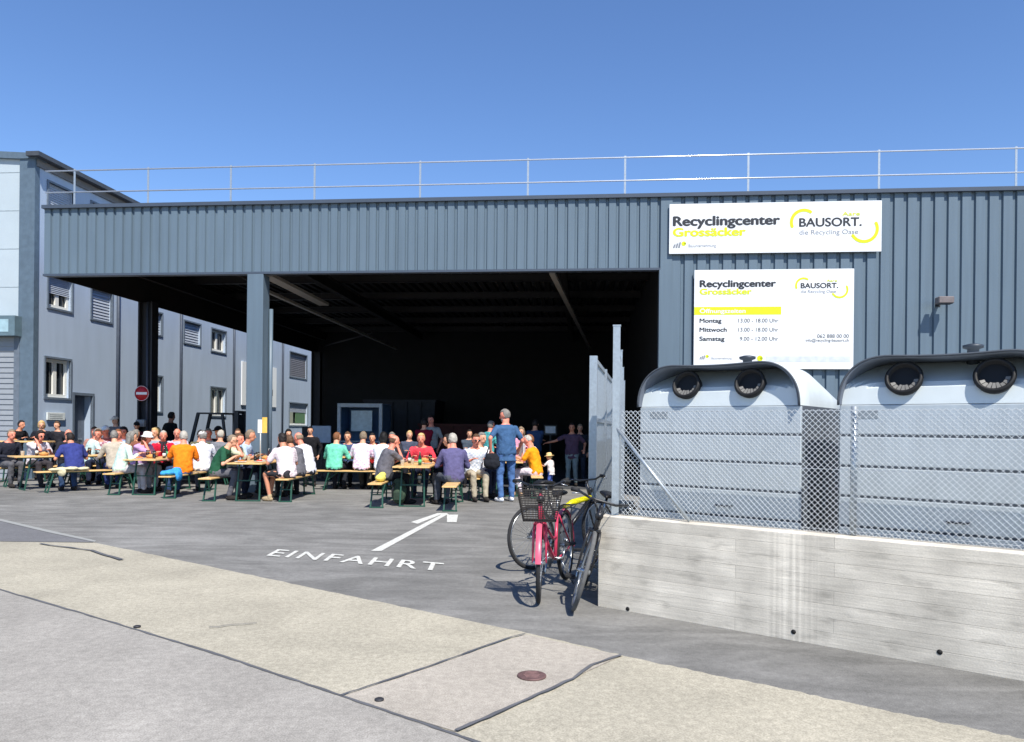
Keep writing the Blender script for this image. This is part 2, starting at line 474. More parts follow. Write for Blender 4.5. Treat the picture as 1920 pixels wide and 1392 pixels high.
mb = MB(); mb.box(UL+.1, UR, .16, VB+14, ZT-.25, ZT-.12); obj('roof', mb, M('roof_grey', (120,124,128), var=.1), hall)
mb = MB()
u = UL+.2
while u < UR-1:
    mb.box(u, u+.14, .17, VB+.0, ZT-.40, ZT-.251); u += .30
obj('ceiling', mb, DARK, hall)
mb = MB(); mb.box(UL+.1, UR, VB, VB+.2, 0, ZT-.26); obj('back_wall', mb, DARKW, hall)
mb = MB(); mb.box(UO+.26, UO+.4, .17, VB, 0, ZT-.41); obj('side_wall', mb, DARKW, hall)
mb = MB(); mb.box(UR-.2, UR-.01, .1, VB, 0, ZT-.26); obj('end_wall', mb, BLUE, hall)
def hbeam(mb, p0, p1, h=.22, w=.12, t=.012):
    p0, p1 = Vector(p0), Vector(p1)
    for dz, ww, hh in ((h/2, w, t), (-h/2, w, t), (0, t, h-2*t-.002)):
        mb.bar(p0+Vector((0,0,dz)), p1+Vector((0,0,dz)), ww, hh)
for i, v in enumerate((2.9, 5.8, 8.7, 11.6, 14.5, 17.2)):
    mb = MB(); hbeam(mb, (UL+.12, v, ZT-.56), (UO+.24, v, ZT-.56)); obj('beam', mb, GREYB, hall)
for u in (UL+.5, HU(478,600)[0], 1.0):
    mb = MB(); hbeam(mb, (u, .2, ZT-.85), (u, VB-.1, ZT-.85), .32, .16); obj('girder', mb, DARK, hall)
# bracing lines and light strips under the roof
def ceil_line(px0, py0, px1, py1, z):
    q = []
    for px, py in ((px0,py0),(px1,py1)):
        a, b = ray(px, py); Y = (z-EYE)/b; X = a*Y
        dx, dy = X-0, Y-HD
        q.append(Vector((dx*UX+dy*UY, dx*VX+dy*VY, z)))
    return q
LS = M('strip_white', (150,150,146), rough=.5, var=.05)
for (a, b, w) in (((500,516),(608,571),.30), ((500,546),(775,668),.10), ((1035,511),(1106,664),.13)):
    p, q = ceil_line(*a, *b, 5.15)
    p.y = max(p.y, .3); q.y = min(q.y, VB-.3)
    mb = MB(); mb.bar(p, q, w, .08); obj('light_strip', mb, LS, hall)
for a, b in (((604,650),(700,624)), ((445,513),(470,528))):
    p, q = ceil_line(*a, *b, 5.3); mb = MB(); mb.tube([p,q], .04); obj('roof_brace', mb, GREYB, hall)
# columns
cu = HU(478, 620)[0]
mb = MB(); mb.cbox(cu-.19, cu+.19, -.02, .34, 0, ZB-.03, .012); mb.box(cu-.21, cu+.21, -.04, .36, 0, .05)
obj('column', mb, BLUE, hall)
mb = MB(); mb.tube([(cu+.25,.30,.1),(cu+.25,.30,4.2)], .045, 10); obj('downpipe', mb, BLUE, hall)
v0 = HV(277, 700, UL+.25)[0]
for v in (v0, VB-.6):
    mb = MB()
    hw = .19
    for sx in (-1, 1): mb.box(UL+.25+sx*hw-.02, UL+.25+sx*hw+.02, v-.16, v+.16, 0, ZB)
    mb.box(UL+.25-hw, UL+.25+hw, v-.02, v+.02, 0, ZB)
    obj('column', mb, M('column_dark', (34,36,42), rough=.6), hall)
mb = MB(); mb.tube([(UL+.30, v0-.10, 0.1), (UL+.30, v0-.10, ZB)], .035, 10); obj('downpipe', mb, M('pipe_dark', (58,64,78), rough=.5), hall)
# hall floor: the asphalt continued, with the hall's shade put into its colour
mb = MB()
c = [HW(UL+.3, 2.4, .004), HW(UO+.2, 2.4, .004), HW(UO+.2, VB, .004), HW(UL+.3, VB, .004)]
mb.add(c, [(0,1,2,3)]); struct('hall_floor', mb, FLOOR_SHADE)
# railing on the roof
rail = thing('roof_railing', 'thin galvanised two-bar safety railing along the front edge of the hall roof', 'railing', HW(0,.3,ZT), -YAW)
RS = M('rail_steel', (206,210,216), rough=.25, metal=.45, var=.05)
for z in (7.51, 7.0):
    mb = MB(); mb.tube([(HU(100,350,.3)[0]-.2, 0, z-ZT), (UR-.3, 0, z-ZT)], .017, 10); obj('rail', mb, RS, rail)
for px in (140, 278, 433, 590, 788, 990, 1172, 1403, 1648, 1905):
    u = HU(px, 330, .3)[0]
    mb = MB(); mb.box(u-.022, u+.022, -.006, .006, -.13, 1.0); mb.box(u-.04, u+.04, -.03, .12, -.135, -.12); obj('post', mb, STEEL, rail)
u = HU(1905, 330, .3)[0]+2.9
mb = MB(); mb.box(u-.022, u+.022, -.006, .006, -.13, 1.0); obj('post', mb, STEEL, rail)

# ---------------- signs on the hall
WHITE = M('sign_white', (222,224,226), rough=.35, var=.015, scale=2)
INK = M('sign_ink', (40,42,48), rough=.5); INKG = M('sign_grey_ink', (128,132,140), rough=.5)
LIME = M('sign_lime', (205,214,20), rough=.5, var=.02)
PALEG = M('sign_pale', (196,202,208), rough=.5)
def ring(mb, cx, cz, R, w, a0, a1, y=-.0345, n=28):
    P = []
    for i in range(n+1):
        q = rad(a0+(a1-a0)*i/n); P.append((math.cos(q), math.sin(q)))
    o = len(mb.v)
    for c, s in P: mb.v += [Vector((cx+c*(R-w/2), y, cz+s*(R-w/2))), Vector((cx+c*(R+w/2), y, cz+s*(R+w/2)))]
    for i in range(n): mb.f.append((o+2*i, o+2*i+1, o+2*i+3, o+2*i+2)); mb.m.append(0); mb.sm.append(False)
    for q in (a0, a1):
        c = Vector((cx+math.cos(rad(q))*R, y-.0005, cz+math.sin(rad(q))*R)); k = len(mb.v)
        mb.v += [c + Vector((math.cos(rad(t))*w/2, 0, math.sin(rad(t))*w/2)) for t in range(0,360,30)]
        mb.f.append(tuple(range(k, k+12))); mb.m.append(0); mb.sm.append(False)
def sign(name, label, x0, x1, ytop, ybot, cat='sign'):
    xm = (x0+x1)/2; ym = (ytop+ybot)/2
    u0, u1 = HU(x0, ym)[0], HU(x1, ym)[0]; zt, zb = HU(xm, ytop)[1], HU(xm, ybot)[1]
    t = thing(name, label, cat, HW(u0, -.06, zb), -YAW)
    mb = MB(); mb.cbox(0, u1-u0, -.03, 0, 0, zt-zb, .004); obj('panel', mb, WHITE, t)
    for zr in (.1, zt-zb-.14): obj('mounting_rail', MB().box(.1, u1-u0-.1, 0, .06, zr, zr+.04), STEEL, t)
    W_, H_ = u1-u0, zt-zb
    # photo point inside the sign -> local
    def loc(px, py):
        return (px-x0)/(x1-x0)*W_, H_ - (py-ytop)/(ybot-ytop)*H_
    def txt(s, xa, xb, ybase, ycap, m, bold=.012, sp=1.0, nm='lettering'):
        ax, az = loc(xa, ybase); bx_, bz = loc(xb, ycap)
        return lettering(nm, s, bx_-ax, m, t, lambda x, y: Vector((ax+x, -.0335, az+y)), height=bz-az, bold=bold, spacing=sp)
    return t, loc, txt, W_/(x1-x0)
def logo(t, loc, txt, k, ox, oy, s, detail=True):
    X = lambda x: ox + (x-1499)*s; Y = lambda y: oy + (y-429)*s
    txt('BAUSORT.', X(1499), X(1613), Y(428), Y(412), INK, .028)
    txt('die Recycling Oase', X(1499), X(1607), Y(443), Y(434), INKG, .0)
    if detail: txt('Aare', X(1578), X(1610), Y(409), Y(402), LIME, .02)
    mb = MB(); cx, cz = loc(X(1507), Y(420)); ring(mb, cx, cz, 23*s*k, 6*s*k, 58, 200); obj('logo_arc', mb, LIME, t); mb = MB()
    cx, cz = loc(X(1618), Y(434)); ring(mb, cx, cz, 24*s*k, 6*s*k, -148, 26)
    obj('logo_arc', mb, LIME, t)
t, loc, txt, k = sign('hall_sign', 'long white name sign with lime arcs, upper of the two signs on the hall', 1254, 1650, 382, 476)
txt('Recyclingcenter', 1262, 1462, 423, 405, INK, .045); txt('Grossäcker', 1262, 1398, 443, 427, LIME, .045)
logo(t, loc, txt, k, 1499, 429, 1.0)
def small_logo(t, loc, k, x, y, s=1.0):
    mb = MB()
    for i, (dx, h) in enumerate(((0,7),(5,9),(10,11))):
        cx, cz = loc(x+dx*s, y); mb.add([(cx,-.0345,cz),(cx+3.5*s*k,-.0345,cz),(cx+6*s*k,-.0345,cz+h*s*k),(cx+2.5*s*k,-.0345,cz+h*s*k)], [(0,1,2,3)])
    obj('small_logo', mb, INKG, t)
    mb = MB(); cx, cz = loc(x+21*s, y-8*s); ring(mb, cx, cz, 2.2*s*k, 4.4*s*k, 0, 350); obj('logo_dot', mb, LIME, t)
small_logo(t, loc, k, 1261, 465)
txt('Bauunternehmung', 1291, 1343, 464, 458, INKG, .0)
t, loc, txt, k = sign('opening_hours_sign', 'large white opening-hours board below the name sign on the hall', 1300, 1598, 507, 693)
txt('Recyclingcenter', 1311, 1453, 539, 526, INK, .045); txt('Grossäcker', 1311, 1408, 553, 542, LIME, .045)
logo(t, loc, txt, k, 1500, 543, .60)
ax, az = loc(1300, 591.5); bx_, bz = loc(1464, 576.5)
mb = MB(); mb.box(ax+.004, bx_, -.0325, -.0305, az, bz); obj('lime_bar', mb, LIME, t)
txt('Öffnungszeiten', 1311, 1397, 588, 580, WHITE, .02)
for y, d, h, e in ((606,'Montag','13.00 - 18.00 Uhr',1352), (623,'Mittwoch','13.00 - 18.00 Uhr',1362), (640,'Samstag','9.00 - 12.00 Uhr',1358)):
    txt(d, 1311, e, y, y-8, INK, .03); txt(h, 1384 if y < 630 else 1387, 1459, y, y-7.5, INK, .0)
txt('062 888 00 00', 1531, 1589, 635, 628, INK, .0); txt('info@recycling-bausort.ch', 1510, 1589, 642, 636.5, INK, .0)
small_logo(t, loc, k, 1311, 675, .7); txt('Bauunternehmung', 1334, 1372, 675, 671, INKG, .0)
mb = MB(); cx, cz = loc(1425, 673); ring(mb, cx, cz, .03, .06, 0, 350); obj('yellow_dot', mb, LIME, t)
ax, az = loc(1436, 680); bx_, bz = loc(1592, 669)
mb = MB(); mb.box(ax, bx_, -.0322, -.0302, az, bz); obj('pale_band', mb, PALEG, t)
# spotlight on the cladding
u, z = HU(1758, 570)
t = thing('wall_spotlight', 'small dark floodlight on a bracket on the cladding right of the signs', 'floodlight', HW(u, 0, z), -YAW)
BK = M('black_metal', (38,40,44), rough=.5, var=.1)
obj('bracket', MB().box(-.03, .03, -.20, .0, -.02, .02).box(-.05, .05, -.012, .0, -.06, .06), BK, t)
hd = MB().cbox(-.15, .15, -.40, -.20, -.05, .09, .015); obj('lamp_head', hd, M('lamp_grey', (112,104,104), rough=.5), t)
obj('lens', MB().box(-.13, .13, -.38, -.22, -.058, -.051), BK, t)

# ================================================================ BUILDING ON THE LEFT
UW = -13.45
vc = HV(65, 500, UW)[0]
LB = thing('grey_building', 'tall blue-grey building with white-framed windows, pale gable end and roller shutter at the left', 'building', HW(UW, vc, 0), -YAW)
def GREYM():
    m = M('render_bluegrey', (168,183,202), rough=.75, var=.05, scale=1.5, stretch=(2,2,.35), spec=.25, var2=.04, scale2=.4)
    return m
GW = GREYM()
LPAN = ground_mat('pale_panel', (172,184,191), .04, .03, rough=.5)
def L(u, v, z): return Vector((u-UW, v-vc, z))
ZE = HV(70, 298, UW)[1]
VE = 30.0
# openings on the side wall, measured from the photo: x0,x1,ytop,ybot -> v0,v1,z0,z1
def wrect(x0, x1, yt, yb):
    xm = (x0+x1)/2
    v0 = HV(x0, (yt+yb)/2, UW)[0]; v1 = HV(x1, (yt+yb)/2, UW)[0]
    return v0, v1, HV(xm, yb, UW)[1], HV(xm, yt, UW)[1]
wins = [  # kind, rect
 ('win', wrect(84,131,674,746)), ('half', wrect(90,134,520,580)), ('third', wrect(90,137,352,415)),
 ('shut', wrect(171,209,545,601)), ('third', wrect(171,209,388,430)),
 ('win', wrect(293,303,707,772)), ('shut', wrect(293,303,588,628)),
 ('shut', wrect(345,375,606,645)), ('win2', wrect(396,423,620,660)), ('win2', wrect(394,422,728,780)),
 ('lou', wrect(497,506,650,692)), ('lou', wrect(543,575,664,708)), ('green', wrect(542,576,757,798))]
door = ('door', wrect(138,172,742,880))
holes = [w[1] for w in wins] + [door[1]]
holes[-1] = (door[1][0], door[1][1], 0.0, door[1][3])
vsL = sorted(set([vc, VE] + [x for h in holes for x in h[:2]])); zsL = sorted(set([0.0, ZE] + [x for h in holes for x in h[2:]]))
mb = MB()
for i in range(len(vsL)-1):
    for j in range(len(zsL)-1):
        va, vb, za, zb = vsL[i], vsL[i+1], zsL[j], zsL[j+1]; vm, zm = (va+vb)/2, (za+zb)/2
        if any(h[0] < vm < h[1] and h[2] < zm < h[3] for h in holes): continue
        mb.quad(L(UW,va,za), L(UW,vb,za), L(UW,vb,zb), L(UW,va,zb))
for h in holes:
    a, b, c, d = h
    mb.quad(L(UW,a,c),L(UW,a,d),L(UW-.3,a,d),L(UW-.3,a,c)); mb.quad(L(UW,b,c),L(UW-.3,b,c),L(UW-.3,b,d),L(UW,b,d))
    mb.quad(L(UW,a,d),L(UW,b,d),L(UW-.3,b,d),L(UW-.3,a,d)); mb.quad(L(UW,a,c),L(UW-.3,a,c),L(UW-.3,b,c),L(UW,b,c))
o = obj('wall', mb, GW, LB)
WF = M('window_white', (226,226,220), rough=.4, var=.03); GL = M('window_glass', (38,44,50), rough=.08, var=.05, spec=.8)
SUR = M('surround_grey', (100,111,124), rough=.5); SHT = M('shutter_pale', (168,176,188), rough=.5, var=.05); SHG = M('shutter_grey', (112,112,118), rough=.6)
def win(kind, r):
    a, b, c, d = r; w = b-a
    f = MB()
    t_ = .055
    for (p, q, s, e) in ((a-t_,a,c-t_,d+t_), (b,b+t_,c-t_,d+t_), (a,b,d,d+t_), (a,b,c-t_,c)):
        f.box(UW-.04-UW, .035, p-vc, q-vc, s, e)
    fo = obj('window', f, SUR, LB)
    g = MB(); x = -.14
    if kind in ('win','win2','half','third','green'):
        fw = .10
        def fr(p, q, s, e): g.box(x, x+.05, p-vc, q-vc, s, e)
        fr(a+.01,a+fw,c+.01,d-.01); fr(b-fw,b-.01,c+.01,d-.01); fr(a+fw,b-fw,c+.01,c+fw); fr(a+fw,b-fw,d-fw,d-.01)
        m_ = (a+b)/2; fr(m_-.07,m_+.07,c+fw,d-fw)
        obj('frame', g, WF, fo)
        p = MB(); p.box(x-.03, x-.01, a-vc+.02, b-vc-.02, c+.02, d-.02); obj('pane', p, GL, fo)
    if kind in ('shut','lou','half','third','green'):
        s = MB(); n = max(4, int((d-c)/.09)); zlo = c if kind in ('shut','lou') else c+(d-c)*(.45 if kind == 'half' else .35)
        if kind == 'green': zlo = c+(d-c)*.60
        xx = -.06
        for i in range(n):
            z0 = zlo+(d-zlo)*i/n; z1 = zlo+(d-zlo)*(i+1)/n
            s.add([(xx,a-vc+.01,z0),(xx,b-vc-.01,z0),(xx-.025,b-vc-.01,z1),(xx-.025,a-vc+.01,z1)], [(0,1,2,3)])
            s.add([(xx,a-vc+.01,z0),(xx,b-vc-.01,z0),(xx-.025,b-vc-.01,z0),(xx-.025,a-vc+.01,z0)], [(0,1,2,3)])
        obj('shutter', s, SHG if kind == 'lou' else SHT, fo)
    if kind == 'green':
        s = MB(); s.box(-.10, -.08, (a+b)/2-vc-.2, b-vc-.12, c+.12, c+(d-c)*.6); obj('green_blind', s, M('blind_green', (88,122,84)), fo)
for kd, r in wins: win(kd, r)
a, b, c, d = door[1]; c = 0
f = MB()
for (p, q, s, e) in ((a-.08,a,0,d+.08), (b,b+.08,0,d+.08), (a,b,d,d+.08)): f.box(-.05, .03, p-vc, q-vc, s, e)
do = obj('door', f, SUR, LB)
obj('leaf', MB().box(-.28, -.24, a-vc+.01, b-vc-.01, 0, d-.01), M('door_grey', (96,104,118), rough=.5), do)
obj('handle', MB().bar((-.22, b-vc-.15, 1.05), (-.22, b-vc-.3, 1.05), .025), STEEL, do)
for x in (217, 336, 436, 528):
    v = HV(x, 700, UW)[0]
    mb = MB().tube([(.07, v-vc, .05), (.07, v-vc, ZE-.2)], .05, 10)
    obj('downpipe', mb, M('pipe_grey', (70,78,92), rough=.5), LB)
# eaves with a thin dark gutter
mb = MB(); mb.box(-.1, .28, -.25, VE-vc, ZE-.02, ZE+.10); obj('eaves', mb, M('eaves_dark', (66,70,76), rough=.5), LB)
mb = MB(); mb.box(.02, .06, -.0, VE-vc, ZE-.22, ZE-.02); obj('eaves_board', mb, M('eaves_brown', (118,116,116)), LB)
mb = MB(); mb.box(-.42, .03, -.06, .12, 0, ZE-.02); obj('corner_trim', mb, M('trim_bluegrey', (86,102,116), rough=.45), LB)
# gable end (faces the camera)
GX = -9.0
mb = MB(); mb.box(GX, -.42, 0.0, .2, 0, ZE)
mb.add([(GX,0,ZE),(-.42,0,ZE),(GX,0,ZE+.9)], [(0,1,2)])
obj('gable_wall', mb, LPAN, LB)
mb = MB()
for i in range(1, 9): mb.box(GX, -.43, -.008, 0, i*1.05, i*1.05+.02)
obj('panel_seam', mb, M('seam_grey', (160,172,178)), LB)
mb = MB(); mb.add([(-.42,-.1,ZE-.04),(GX,-.1,ZE+.5),(GX,-.1,ZE+.72),(.1,-.1,ZE+.10),(.1,-.1,ZE-.04),(-.42,.3,ZE-.04),(GX,.3,ZE+.5),(GX,.3,ZE+.72),(.1,.3,ZE+.10),(.1,.3,ZE-.04)],
   [(0,1,2,3,4),(9,8,7,6,5),(0,5,6,1),(2,7,8,3),(3,8,9,4),(4,9,5,0),(1,6,7,2)])
obj('gable_trim', mb, M('trim_bluegrey', (86,102,116)), LB)
mb = MB(); mb.add([(.2,0,ZE+.10),(GX,0,ZE+.7),(GX,VE-vc,ZE+.7),(.2,VE-vc,ZE+.10)], [(0,1,2,3)]); obj('roof', mb, M('roof_grey', (120,124,128)), LB)
mb = MB(); mb.box(GX, GX+.1, .2, VE-vc, 0, ZE+.5); mb.box(GX, -.3, VE-vc-.1, VE-vc, 0, ZE); obj('rear_wall', mb, GW, LB)
ux, zz = HU(38, 595, vc); zt = zz; zb = HU(38, 632, vc)[1]; xr = HU(44, 612, vc)[0]-UW
so_ = obj('roller_shutter', MB().box(-6.5, xr, -.32, 0, zb, zt), M('trim_bluegrey2', (92,112,122), rough=.4), LB)
obj('box_panel', MB().box(-6.3, xr-.18, -.328, -.32, zb+.10, zt-.1), M('panel_teal', (150,178,188), rough=.4), so_)
mb = MB(); z = 0.0; n = 0
while z < zb-.02:
    z2 = min(z+.145, zb)
    mb.add([(-6.3,-.045,z),(xr-.22,-.045,z),(xr-.22,-.02,z2),(-6.3,-.02,z2)], [(0,1,2,3)])
    mb.add([(-6.3,-.045,z2),(xr-.22,-.045,z2),(xr-.22,-.02,z2),(-6.3,-.02,z2)], [(0,1,2,3)]); z = z2
obj('slats', mb, M('slat_grey', (136,141,147), rough=.5, var=.04), so_)
obj('guide_rail', MB().box(xr-.22, xr-.06, -.07, 0, 0, zb), M('guide_grey', (96,106,118)), so_)
# white notice board and small plate on the side wall
def wall_board(name, label, x0, x1, yt, yb, mat, d=.05, extra=None):
    a, b, c, e = wrect(x0, x1, yt, yb)
    t = thing(name, label, 'sign', HW(UW+.02, a, c), -YAW)
    obj('panel', MB().cbox(0, d, 0, b-a, 0, e-c, .005), mat, t)
    if extra: extra(t, b-a, e-c, d)
    return t
def bar_(t, w, h, d):
    obj('grey_mark', MB().box(d, d+.004, w*.60, w*.88, h*.28, h*.44), M('mark_grey', (90,94,96)), t)
wall_board('wall_sign', 'big square white sign with a grey mark on the side wall behind the front column', 451, 516, 684, 762, M('sign_white', (222,224,226)), extra=bar_)
def lines_(t, w, h, d):
    mb = MB()
    for i in range(3): mb.box(d, d+.003, w*.12, w*.85, h*(.2+.24*i), h*(.28+.24*i))
    obj('print', mb, M('mark_pale', (150,156,158)), t)
wall_board('name_plate', 'small pale plate on the grey wall beside the dark door', 85, 118, 774, 788, M('plate_pale', (205,210,208)), extra=lines_)

# ================================================================ CONCRETE WALL, FENCE, GATE
w0, w1 = G(1120,1137), G(1920,1278)
wd = (w1-w0).normalized(); wn = Vector((wd.y, -wd.x, 0))   # wn points away from the road? fixed below
if wn.y < 0: wn = -wn
WANG = math.atan2(wd.y, wd.x)
def WL(s, t, z=0): return Vector((w0.x+wd.x*s+wn.x*t, w0.y+wd.y*s+wn.y*t, z))
def board_mat():
    m = bpy.data.materials.new('board_concrete'); m.use_nodes = True
    n = m.node_tree.nodes; l = m.node_tree.links; b = n['Principled BSDF']; b.inputs['Roughness'].default_value = .85
    b.inputs['Specular IOR Level'].default_value = .2
    tc = n.new('ShaderNodeTexCoord')
    def mapped(scale, loc=(0,0,0)):
        mp = n.new('ShaderNodeMapping'); mp.inputs['Scale'].default_value = scale; mp.inputs['Location'].default_value = loc
        l.new(tc.outputs['Object'], mp.inputs[0]); return mp.outputs[0]
    def noise(vec, sc, det=5, dist=0):
        t = n.new('ShaderNodeTexNoise'); t.inputs['Scale'].default_value = sc; t.inputs['Detail'].default_value = det
        t.inputs['Distortion'].default_value = dist; l.new(vec, t.inputs['Vector']); return t.outputs['Fac']
    def rng(f, lo, hi, a=.3, c=.7):
        r = n.new('ShaderNodeMapRange'); r.inputs[1].default_value = a; r.inputs[2].default_value = c
        r.inputs[3].default_value = lo; r.inputs[4].default_value = hi; l.new(f, r.inputs[0]); return r.outputs[0]
    def mul(a, c, op='MULTIPLY'):
        k = n.new('ShaderNodeMath'); k.operation = op; l.new(a, k.inputs[0])
        if isinstance(c, float): k.inputs[1].default_value = c
        else: l.new(c, k.inputs[1])
        return k.outputs[0]
    # boards: brick texture laid in x-z
    sx = n.new('ShaderNodeSeparateXYZ'); l.new(tc.outputs['Object'], sx.inputs[0])
    cb = n.new('ShaderNodeCombineXYZ'); l.new(sx.outputs[0], cb.inputs[0]); l.new(sx.outputs[2], cb.inputs[1])
    br = n.new('ShaderNodeTexBrick'); l.new(cb.outputs[0], br.inputs['Vector'])
    br.inputs['Color1'].default_value = (.86,.86,.86,1); br.inputs['Color2'].default_value = (1,1,1,1); br.inputs['Mortar'].default_value = (.62,.62,.62,1)
    br.inputs['Scale'].default_value = 1; br.inputs['Mortar Size'].default_value = .0022; br.inputs['Brick Width'].default_value = 1.9
    br.inputs['Row Height'].default_value = .098; br.offset = .37; br.inputs['Mortar Smooth'].default_value = .6
    sb = n.new('ShaderNodeSeparateColor'); l.new(br.outputs['Color'], sb.inputs[0])
    grain = rng(noise(mapped((1.2, 1, 26)), 2.2, 6, .5), .90, 1.07)
    f = mul(sb.outputs[0], grain)
    f = mul(f, rng(noise(mapped((1,1,1)), 3.0, 6), .76, 1.14))
    f = mul(f, rng(noise(mapped((1,1,1)), 90, 3), .93, 1.06))
    f = mul(f, rng(noise(mapped((3,1,9)), 1.4, 3), .80, 1.04, .30, .45))
    # pale lime runs below one joint
    run = rng(noise(mapped((20, 1, .35)), 1.2, 4), 0, 1, .42, .62)
    dx = mul(sx.outputs[0], -1.62, 'ADD'); ab = mul(dx, 0.0, 'ADD'); k = n.new('ShaderNodeMath'); k.operation = 'ABSOLUTE'; l.new(dx, k.inputs[0])
    band = rng(k.outputs[0], 1, 0, .05, .26)
    wmix = mul(run, band)
    f2 = n.new('ShaderNodeMath'); f2.operation = 'MULTIPLY_ADD'; l.new(wmix, f2.inputs[0]); f2.inputs[1].default_value = .30; l.new(f, f2.inputs[2])
    v = n.new('ShaderNodeVectorMath'); v.operation = 'SCALE'; v.inputs[0].default_value = (.67,.62,.53); l.new(f2.outputs[0], v.inputs['Scale'])
    l.new(v.outputs[0], b.inputs['Base Color'])
    bp = n.new('ShaderNodeBump'); bp.inputs['Strength'].default_value = .6; bp.inputs['Distance'].default_value = .006
    l.new(f, bp.inputs['Height']); l.new(bp.outputs[0], b.inputs['Normal'])
    return m
BC = board_mat()
wall = thing('concrete_wall', 'low pale board-marked concrete wall along the pavement at the right', 'wall', tuple(w0), WANG)
# local: x along wall, y away from road. local y axis = rotate(90) of wd
ysign = 1 if Vector((-wd.y, wd.x, 0)).dot(wn) > 0 else -1
WLEN, WH, WT = 6.6, .775, .20
mb = MB(); mb.cbox(0, WLEN, 0, ysign*WT, -.05, WH, .008)
obj('wall_body', mb, BC, wall)
def WLoc(px, py):                    # photo point on the front face -> local x,z
    a, b = ray(px, py)
    # X=a*Y ; (X,Y) = w0+wd*s
    s = (a*w0.y - w0.x)/(wd.x - a*wd.y); Y = w0.y+wd.y*s
    return s, EYE+b*Y
for px, py in ((1177,1142),(1488,1185),(1762,1223)):
    s, z = WLoc(px, py)
    mb = MB().lathe([(.017,-.003),(.017,.001),(.0,.002)], c=(s,-ysign*.0015,z), n=14, axis=(0,-ysign,0)); obj('tie_hole', mb, M('hole_dark', (22,22,22)), wall)
wing_dir = (AT(1161, 804, 13.0)-AT(1143, 804, 6.6)); wing_dir.z = 0; wl = wing_dir.length; wing_dir.normalize()
wing0 = WL(.10, .205)
t = thing('yard_wall', 'low concrete wall running back from the corner under the fence posts', 'wall', (wing0.x, wing0.y, 0), math.atan2(wing_dir.y, wing_dir.x))
obj('wall_body', MB().cbox(0, 2.2, -.20, 0, -.05, .55, .008), BC, t)
# chain link on the wall
FT = 1.66
WIRE = M('wire_galv', (206,210,212), rough=.4, metal=.3, var=.05)
def chain(name, parent, x0, x1, z0, z1, y, step=.042, r=.0026):
    mb = MB(); H = z1-z0; s = x0-H
    o = 0
    while s < x1:
        for sg in (1, -1):
            if sg == 1: a, b = s, s+H; za, zb_ = z0, z1
            else: a, b = s, s+H; za, zb_ = z1, z0
            A, B = a, b; ZA, ZB_ = za, zb_
            if A < x0: k = (x0-A)/(B-A); ZA = za+(zb_-za)*k; A = x0
            if B > x1: k = (x1-a)/(b-a); ZB_ = za+(zb_-za)*k; B = x1
            if B-A > .01:
                mb.tube([(A, y+sg*r*.9, ZA), (B, y+sg*r*.9, ZB_)], r, 4, smooth=False, caps=False)
        s += step
    return obj(name, mb, WIRE, parent)
fence = thing('chain_link_fence', 'galvanised chain-link fence standing on the low concrete wall', 'fence', WL(0, .10, WH-.0), WANG)
chain('mesh', fence, .16, WLEN, .01, FT-WH-.0, 0)
for z in (.03, .46, FT-WH-.01):
    obj('tension_wire', MB().tube([(.16,.004,z),(WLEN,.004,z)], .0022, 5), WIRE, fence)
for px in (1577,):
    s = WLoc(px, 900)[0]
    for ss in (s+.05, s+2.55):
        obj('post', MB().tube([(ss,.035*ysign,0),(ss,.035*ysign,FT-WH+.02)], .024, 12), STEEL, fence)
p0 = WLoc(1155, 797); p1 = WLoc(1278, 977)
obj('brace', MB().tube([(.10,-.0*ysign,FT-WH-.13),(p1[0]+.04,-.04*ysign,.01)], .014, 10), STEEL, fence)
yf = thing('yard_fence', 'row of tall galvanised posts with mesh running back from the wall corner', 'fence', WL(.10, .11, 0), math.atan2(wing_dir.y, wing_dir.x))
q0 = WL(.10, .11, 0)
for i, (px, pt, Y) in enumerate(((1143,610,6.35),(1153,658,8.4),(1160,690,10.7),(1165,716,13.6))):
    p = AT(px, pt, Y); d = Vector((p.x-q0.x, p.y-q0.y, 0)); s = d.dot(wing_dir)
    zb0 = WH if i == 0 else 0.0
    s = max(s, 0)
    obj('post', MB().box(s-.03, s+.03, -.03, .03, zb0, 2.38).box(s-.034, s+.034, -.034, .034, 2.38, 2.39), STEEL, yf)
chain('mesh', yf, .06, 7.2, .58, 2.30, 0, .05, .0018)
for z in (2.30, 1.45, .6): obj('rail', MB().tube([(.05,0,z),(7.2,0,z)], .012, 6), STEEL, yf)
# open gate leaf
g0, g1 = AT(1113, 700, 9.0), AT(1146, 700, 13.0)
gd = g1-g0; gd.z = 0; gl = gd.length; ga = math.atan2(gd.y, gd.x)
gate = thing('gate_leaf', 'tall galvanised mesh gate leaf standing open at the right of the hall entrance', 'gate', (g0.x, g0.y, 0), ga)
for s in (0, gl*.5, gl): obj('upright', MB().box(s-.045, s+.045, -.045, .045, .08, 2.38), STEEL, gate)
for z in (.12, 1.62, 2.35): obj('rail', MB().box(.045, gl-.045, -.02, .02, z-.025, z+.025), STEEL, gate)
mb = MB(); s = .10
while s < gl-.05:
    mb.box(s-.004, s+.004, -.004, .004, .14, 2.33); s += .075
obj('bars', mb, STEEL, gate)
obj('kick_plate', MB().box(.05, gl-.05, .006, .012, .15, 1.35), M('plate_grey', (92,100,108), rough=.5, metal=.3), gate)

